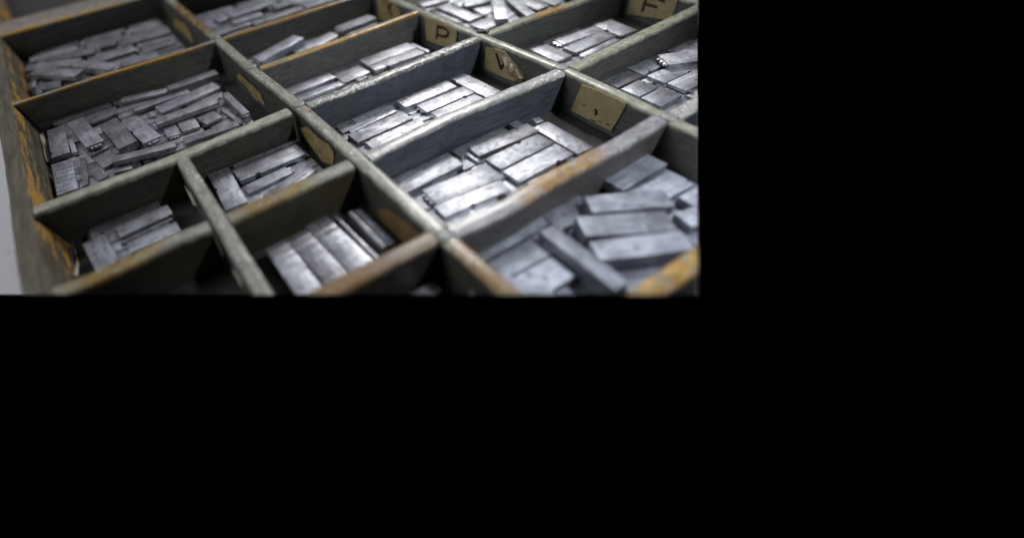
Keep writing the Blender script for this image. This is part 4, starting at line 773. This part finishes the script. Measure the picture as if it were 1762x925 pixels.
# side rail with a sloping inner face
def rail():
    nodes = [(-46 + .5*i, 0.0) for i in range(93)]
    prof = [(-3.62, FLOOR-.42), (-3.36, -.04), (-3.30, .0), (-2.86, .0), (-2.80, -.05), (-2.62, -.6), (-2.42, FLOOR-.02), (-2.42, FLOOR-.42)]
    bm = sweep(nodes, prof)
    rr = random.Random(2)
    for v in bm.verts:
        v.co.y += .018*math.sin(v.co.x*1.1) + rr.uniform(-.012, .012)
        v.co.z += rr.uniform(-.01, .01) if v.co.z > -1 else 0
    return link('side_rail', bm, M_RAIL, case)
rail_o = rail()
rail_o['label'] = 'side rail with streaks of bare ochre wood'

M_JOINT_SHADE = plain_mat('joint_shade_paint', (.006, .006, .007), (.014, .013, .012), .8)  # near-black strips added to paint the shadow where dividers meet the rail
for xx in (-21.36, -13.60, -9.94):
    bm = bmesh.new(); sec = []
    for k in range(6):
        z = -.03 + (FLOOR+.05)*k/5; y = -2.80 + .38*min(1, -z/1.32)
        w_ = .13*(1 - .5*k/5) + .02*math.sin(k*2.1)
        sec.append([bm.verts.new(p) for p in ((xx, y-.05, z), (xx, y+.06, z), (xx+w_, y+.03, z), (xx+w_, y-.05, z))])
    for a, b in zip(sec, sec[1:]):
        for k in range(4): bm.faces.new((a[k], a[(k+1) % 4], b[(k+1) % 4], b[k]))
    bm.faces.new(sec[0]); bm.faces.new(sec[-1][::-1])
    jg = link('joint_shade_strip', bm, M_JOINT_SHADE, rail_o)
    if jg: jg['label'] = 'black strip standing for shade between rail and divider'

def slab(name, x0, x1, y0, y1, z0, z1, mat, parent=None, n=1):
    bm = bmesh.new()
    vs = [bm.verts.new((x, y, z)) for z in (z0, z1) for (x, y) in ((x0, y0), (x1, y0), (x1, y1), (x0, y1))]
    for f in ((3, 2, 1, 0), (4, 5, 6, 7), (0, 1, 5, 4), (1, 2, 6, 5), (2, 3, 7, 6), (3, 0, 4, 7)):
        bm.faces.new([vs[i] for i in f])
    return link(name, bm, mat, parent, smooth=False)
slab('case_bottom', -46, -.5, -2.41, 22.6, FLOOR-.35, FLOOR, M_FLOOR, case)
tb = slab('table', -70, 2, -40, 30, FLOOR-.60, FLOOR-.44, M_TABLE)
tb['kind'] = 'structure'; tb['label'] = 'white table top beside the type case'

# nails pressed into the crossings
def disc(name, x, y, z, r, mat, parent, h=.035):
    bm = bmesh.new(); rings = []
    for (q, dz) in ((1.0, -.04), (1.0, h*.3), (.86, h), (.4, h*1.15)):
        rings.append([bm.verts.new((r*q*math.cos(t*math.tau/20), r*q*math.sin(t*math.tau/20), dz)) for t in range(20)])
    for a, b in zip(rings, rings[1:]):
        for k in range(20): bm.faces.new((a[k], a[(k+1) % 20], b[(k+1) % 20], b[k]))
    bm.faces.new(rings[-1])
    return link(name, bm, mat, parent, Matrix.Translation((x, y, z)))
for (x, y, par) in ((-17.88, 5.52, a1), (-14.07, 5.63, a1), (-10.27, 13.66, a2), (-6.36, 5.5, a1), (-21.78, 5.45, a1), (-6.30, 13.45, a2)):
    disc('nail_head', x, y, .014, .215, M_NAIL, par)
# small dark clip stuck in one crossing
def clip():
    bm = bmesh.new()
    for (a, b, c, z0, z1) in (((-14.32, 13.80), (-14.02, 13.93), (-13.95, 13.74), .02, .10), ((-14.27, 13.52), (-14.35, 13.72), (-14.02, 13.80), .02, .08)):
        lo = [bm.verts.new((*p, z0)) for p in (a, b, c)]; hi = [bm.verts.new((*p, z1)) for p in (a, b, c)]
        bm.faces.new(lo[::-1]); bm.faces.new(hi)
        for k in range(3): bm.faces.new((lo[k], lo[(k+1) % 3], hi[(k+1) % 3], hi[k]))
    o = link('clip', bm, M_CLIP, a2); o['label'] = 'small dark metal clip wedged in the crossing'
clip()

# ------------------------------------------------------------------ paper labels
def paper(pts, th, mat, parent, label, curl=0.0, nrm=(0, -1, 0), jag=0.0):
    """a pasted slip: outline in world space, thickened outwards and a little cockled"""
    bm = bmesh.new(); n = Vector(nrm)
    if jag:
        rj = random.Random(int(abs(pts[0][0])*100)); out = []
        for a, b in zip(pts, pts[1:] + pts[:1]):
            a, b = Vector(a), Vector(b); k = max(1, int((b-a).length/.13))
            for i in range(k):
                q = a + (b-a)*i/k
                out.append((q.x + rj.uniform(-jag, jag), q.y, min(-.015, q.z + rj.uniform(-jag, jag))))
        pts = out
    vs = [bm.verts.new(p) for p in pts]
    f = bm.faces.new(vs)
    bmesh.ops.triangulate(bm, faces=[f])
    bmesh.ops.subdivide_edges(bm, edges=bm.edges[:], cuts=3, use_grid_fill=True)
    rr = random.Random(len(pts)*7 + int(abs(pts[0][0])*10))
    zs = [p[2] for p in pts]; zt, zb = max(zs), min(zs)
    ph = rr.uniform(0, 6)
    for v in bm.verts:
        k = (v.co.z - zb)/(zt - zb + 1e-6)
        v.co += n*(.012*(1+math.sin(v.co.x*4+ph+v.co.z*3)) + curl*max(0, k-.72)**1.3)
    g = bmesh.ops.extrude_face_region(bm, geom=bm.faces[:])
    for e in g['geom']:
        if isinstance(e, bmesh.types.BMVert): e.co += n*th
    o = link('paper_label', bm, mat, parent)
    if o: o['label'] = label
    return o

def stroke(pts, w, parent, nrm=(0, -1, 0)):
    bm = bmesh.new(); n = Vector(nrm); P = [Vector(p) for p in pts]
    L, R = [], []
    for i, p in enumerate(P):
        d = (P[min(i+1, len(P)-1)] - P[max(i-1, 0)]).normalized(); s = d.cross(n).normalized()*w/2
        if i == 0: p = p - d*w*.3
        if i == len(P)-1: p = p + d*w*.3
        L.append(p+s); R.append(p-s)
    rows = []
    for off in (0, .016):
        rows.append(([bm.verts.new(q + n*off) for q in L], [bm.verts.new(q + n*off) for q in R]))
    (l0, r0), (l1, r1) = rows
    for k in range(len(P)-1):
        bm.faces.new((l1[k], l1[k+1], r1[k+1], r1[k])); bm.faces.new((l0[k+1], l0[k], r0[k], r0[k+1]))
        bm.faces.new((l0[k], l0[k+1], l1[k+1], l1[k])); bm.faces.new((r0[k+1], r0[k], r1[k], r1[k+1]))
    bm.faces.new((l0[0], l1[0], r1[0], r0[0])); bm.faces.new((l0[-1], r0[-1], r1[-1], l1[-1]))
    return bm

SPEC = {'P': (M_PAPER, a2, 'cream paper label printed with a black P', .18), 'V': (M_PAPER, a2, 'torn cream paper label printed with a black V', .25),
        'comma': (M_PAPER, a2, 'stained paper label printed with a comma', .12), 'F': (M_PAPER, a3, 'paper label printed with a black F', .1),
        'Y': (M_YELLOW, a2, 'folded yellowed paper label with a Y', .3), 'torn': (M_YELLOW, a1, 'torn strip of yellowed paper label', .3),
        'oval': (M_YELLOW, a1, 'yellow oval scrap of paper label', .25), 'brown': (M_BROWN, a1, 'brown stained paper label', .0),
        'dimtorn': (M_YELLOW, a1, 'torn yellow paper label in the dim compartment', .3), 'edge': (M_PALE, a0, 'pale edge of a peeling paper label', .3),
        'flake': (M_PALE, a0, 'pale flake of paper label', .3)}
for (nm, pts, strokes, sw, marks) in PAPERS:
    mat, par, lb, curl = SPEC[nm]
    o = paper(pts, .022, mat, par, lb, curl, jag={'torn': .06, 'dimtorn': .05, 'oval': .02, 'V': .015, 'edge': .04, 'flake': .04, 'brown': .03, 'Y': .03}.get(nm, .006))
    if strokes and o:
        bm = bmesh.new()
        for i, s in enumerate(strokes):
            b2 = stroke([(p[0], p[1]-.03-.002*i, p[2]) for p in s], .10 if nm != 'comma' else .085, o)
            tmp = bpy.data.meshes.new('t'); b2.to_mesh(tmp); b2.free(); bm.from_mesh(tmp); bpy.data.meshes.remove(tmp)
        link('letter', bm, M_INK, o, smooth=False)
    if marks and o:
        for i, s in enumerate(marks):
            link('ink_smudge', stroke([(p[0], p[1]-.03-.001*i, p[2]) for p in s], .028, o), M_INK, o, smooth=False)
    if nm == 'V' and o:                                       # the torn, curled-out corner
        bm = bmesh.new(); rr = random.Random(9); cols = []
        for i in range(15):
            t = i/14; row = []
            wd = .10 + .30*math.sin(math.pi*min(1, .1+t*.9)) + rr.uniform(-.07, .07)
            for j in range(6):
                u = j/5
                row.append(bm.verts.new((-12.60 + 1.12*t - .10*u + rr.uniform(-.025, .025), 13.36 - .03 - .11*math.sin(u*2.8)*rr.uniform(.5, 1.3), -.17 - .56*t - wd*u + rr.uniform(-.03, .03))))
            cols.append(row)
        for a, b in zip(cols, cols[1:]):
            for j in range(5): bm.faces.new((a[j], a[j+1], b[j+1], b[j]))
        g = bmesh.ops.extrude_face_region(bm, geom=bm.faces[:])
        for e in g['geom']:
            if isinstance(e, bmesh.types.BMVert): e.co.y += .012
        link('torn_flap', bm, M_TORN, o)
for k, pts in enumerate(RAILPAPER):
    pts = [(x, -2.80 + .38*min(1.3, -z)/1.32 + .035, max(z, FLOOR+.03)) for (x, y, z) in pts]
    paper(pts, .03, M_PALE, rail_o, ('curled white scrap of paper', 'flaking white strip of paper')[k], .1, (0, 1, .25))

# ------------------------------------------------------------------ the type
def notch(outline_side, L, W, s, sgn):
    return None
def body_bm(L, W, T, nicks, rr):
    """a shank lying down: plan outline with nick grooves, prism of height T, worn edges; origin at the top centre"""
    far = sorted([f for k, f in nicks if k == 'b']); near = sorted([f for k, f in nicks if k == 'f'], reverse=True)
    r = min(.085, W*.3)
    pl = []
    j = lambda: rr.uniform(-.006, .006)
    pl.append((-L/2+j(), -W/2+j()))
    for f in far:
        x = -L/2 + f*L
        pl += [(x-r, -W/2), (x-r*.75, -W/2+r*.75), (x, -W/2+r*1.05), (x+r*.75, -W/2+r*.75), (x+r, -W/2)]
    pl += [(L/2+j(), -W/2+j()), (L/2+j(), W/2+j())]
    for f in near:
        x = -L/2 + f*L
        pl += [(x+r, W/2), (x+r*.75, W/2-r*.75), (x, W/2-r*1.05), (x-r*.75, W/2-r*.75), (x-r, W/2)]
    pl.append((-L/2+j(), W/2+j()))
    bm = bmesh.new()
    top = [bm.verts.new((x, y, 0)) for x, y in pl]; bot = [bm.verts.new((x, y, -T)) for x, y in pl]
    bm.faces.new(top); bm.faces.new(bot[::-1])
    n = len(pl)
    for k in range(n): bm.faces.new((top[k], bot[k], bot[(k+1) % n], top[(k+1) % n]))
    ed = [e for e in bm.edges if all(v in top for v in e.verts)] + [e for e in bm.edges if abs(e.verts[0].co.z-e.verts[1].co.z) > T*.9]
    try:
        bmesh.ops.bevel(bm, geom=ed, offset=.016, segments=2, profile=.6, affect='EDGES', clamp_overlap=True)
    except Exception:
        pass
    return bm

def face_bm(L, W, T, end, rr):
    """the cast letter and its shoulder standing on one end of the shank"""
    d = -1 if end == '0' else 1
    bm = bmesh.new()
    def box(x0, x1, y0, y1, z0, z1, tap=.0):
        xs = sorted((x0, x1))
        v = []
        for (x, kk) in ((x0, 0), (x1, tap)):
            for (y, z) in ((y0+kk, z0+kk), (y1-kk, z0+kk), (y1-kk, z1-kk), (y0+kk, z1-kk)):
                v.append(bm.verts.new((x, y, z)))
        bm.faces.new(v[0:4]); bm.faces.new(v[4:8][::-1])
        for k in range(4): bm.faces.new((v[k], v[4+k], v[4+(k+1) % 4], v[(k+1) % 4]))
    e = d*L/2
    w = W*.36; zt, zb = -T*.12, -T*.72
    n = rr.choice((2, 3, 3))
    box(e-d*.01, e+d*.05, -w, w, zb, zt-.02, .01)
    for i in range(n):
        c = -w + (i+.5)*2*w/n
        h = rr.uniform(.55, 1.0)
        box(e+d*.045, e+d*.13, c-w/n*.62, c+w/n*.62, zt-(zt-zb)*h, zt-.015, .018)
    bmesh.ops.bevel(bm, geom=bm.edges[:], offset=.008, segments=1, affect='EDGES', clamp_overlap=True)
    return bm

GROUP = {'V': 'type in the V-labelled compartment', 'COM': 'type in the comma-labelled compartment', 'P': 'type in the P-labelled compartment',
         'Y': 'type below the folded label', 'far': 'type in the blurred far compartment', 'dim': 'type in the dim compartment by the thick bar',
         'jum': 'type in the jumbled compartment', 'curl': 'type by the curled paper', 'oval': 'type by the yellow oval label',
         'rib': 'ribbed type row and its neighbours', 'big': 'big smooth spacer blocks', 'top': 'type in the blurred back compartment',
         'F': 'type in the F-labelled compartment', 'right': 'type in the compartment with the perched block', 'deep': 'type in the deep-shaded compartment', 'deep2': 'type in the darkest compartment'}
TILT = {'jum': 1.6, 'dim': 1.6, 'far': 1.5, 'Y': 1.2, 'top': 1.4, 'big': .8, 'curl': .7, 'oval': .7}
for i, (x, y, z, T, L, W, ang, sg, nicks, face, kind, cell, lab) in enumerate(PIECES):
    rr = random.Random(i*13+5)
    q = TILT.get(cell, .45)
    mw = Matrix.Translation((x, y, z)) @ Matrix.Rotation(ang, 4, 'Z') @ Matrix.Diagonal((1, sg, 1, 1)) if False else Matrix.Translation((x, y, z)) @ Matrix.Rotation(ang, 4, 'Z')
    mw = mw @ Matrix.Rotation(math.radians(rr.gauss(0, q)), 4, 'X') @ Matrix.Rotation(math.radians(rr.gauss(0, q*.4)), 4, 'Y')
    nk = [((k if sg > 0 else ('f' if k == 'b' else 'b')), f) for k, f in nicks]
    Lb = L - (.12 if face else 0)
    sh = Matrix.Translation((.06 if face == '0' else -.06 if face == '1' else 0, 0, 0))
    mat = {'ribbed': M_RIB, 'spacer': M_BIG}.get(kind, M_DIM if cell in ('jum', 'dim') else M_TYPE)
    nm = {'spacer': 'spacer_block', 'ribbed': 'ribbed_type_block'}.get(kind, 'type_block')
    o = link(nm, body_bm(Lb, W, T, nk, rr), mat, None, mw @ sh)
    if not o: print('outside', lab); continue
    o['label'] = lab; o['category'] = 'spacer block' if kind == 'spacer' else 'metal type'; o['group'] = GROUP[cell]
    if face and W > .12:
        link('letter_face', face_bm(Lb, W, T, face, rr), M_FACE, o, mw @ sh)

# ------------------------------------------------------------------ light
w = bpy.data.worlds.new('World'); sc.world = w; w.use_nodes = True
w.node_tree.nodes['Background'].inputs[0].default_value = (0, 0, 0, 1); w.node_tree.nodes['Background'].inputs[1].default_value = 0
def lamp(name, kind, loc, aim, power, colr, size=1.0, size_y=None, blend=.8, cone=60):
    d = bpy.data.lights.new(name, kind); d.energy = power; d.color = colr
    o = bpy.data.objects.new(name, d); col.objects.link(o); o.location = loc
    o.rotation_euler = (Vector(aim)-Vector(loc)).to_track_quat('-Z', 'Y').to_euler()
    if kind == 'AREA':
        d.shape = 'RECTANGLE'; d.size = size; d.size_y = size_y or size
    if kind == 'SPOT':
        d.spot_size = math.radians(cone); d.spot_blend = blend; d.shadow_soft_size = size
    return o
FOCUS, APERT, EXPO = 17.2, .47, 0.0
lamp('window_lamp', 'AREA', (-54, 49, 50), (-9, 8, -1), 23000, (1.0, .98, .95), 14, 14)
lamp('ceiling_lamp', 'SPOT', (4, 21, 25), (-8, 11, -1), 27000, (.93, .96, 1.0), 1.6, cone=48, blend=1.0)
lamp('room_fill', 'AREA', (-106, 51, 108), (-12, 6, 0), 34000, (.85, .86, 1.0), 170, 90)
lamp('front_fill', 'AREA', (-34, -40, 42), (-16, 6, 0), 16000, (.97, .98, 1.0), 36, 36)


# ------------------------------------------------------------------ camera
cd = bpy.data.cameras.new('camera'); cam = bpy.data.objects.new('camera', cd); col.objects.link(cam); sc.camera = cam
m = Matrix.Identity(4)
for i in range(3):
    for k in range(3): m[i][k] = ROT[i][k]
m[2][3] = CAMZ
cam.matrix_world = m
cd.sensor_fit = 'HORIZONTAL'; cd.sensor_width = 36; cd.lens = LENS; cd.shift_x = SHX; cd.shift_y = SHY
cd.clip_start = .1; cd.clip_end = 500
cd.dof.use_dof = True; cd.dof.focus_distance = FOCUS; cd.dof.aperture_fstop = LENS*1e-3/APERT
sc.view_settings.view_transform = 'Standard'; sc.view_settings.look = 'None'; sc.view_settings.gamma = 1; sc.view_settings.exposure = EXPO
sc.render.engine = 'CYCLES'; sc.cycles.use_denoising = True; sc.cycles.max_bounces = 8
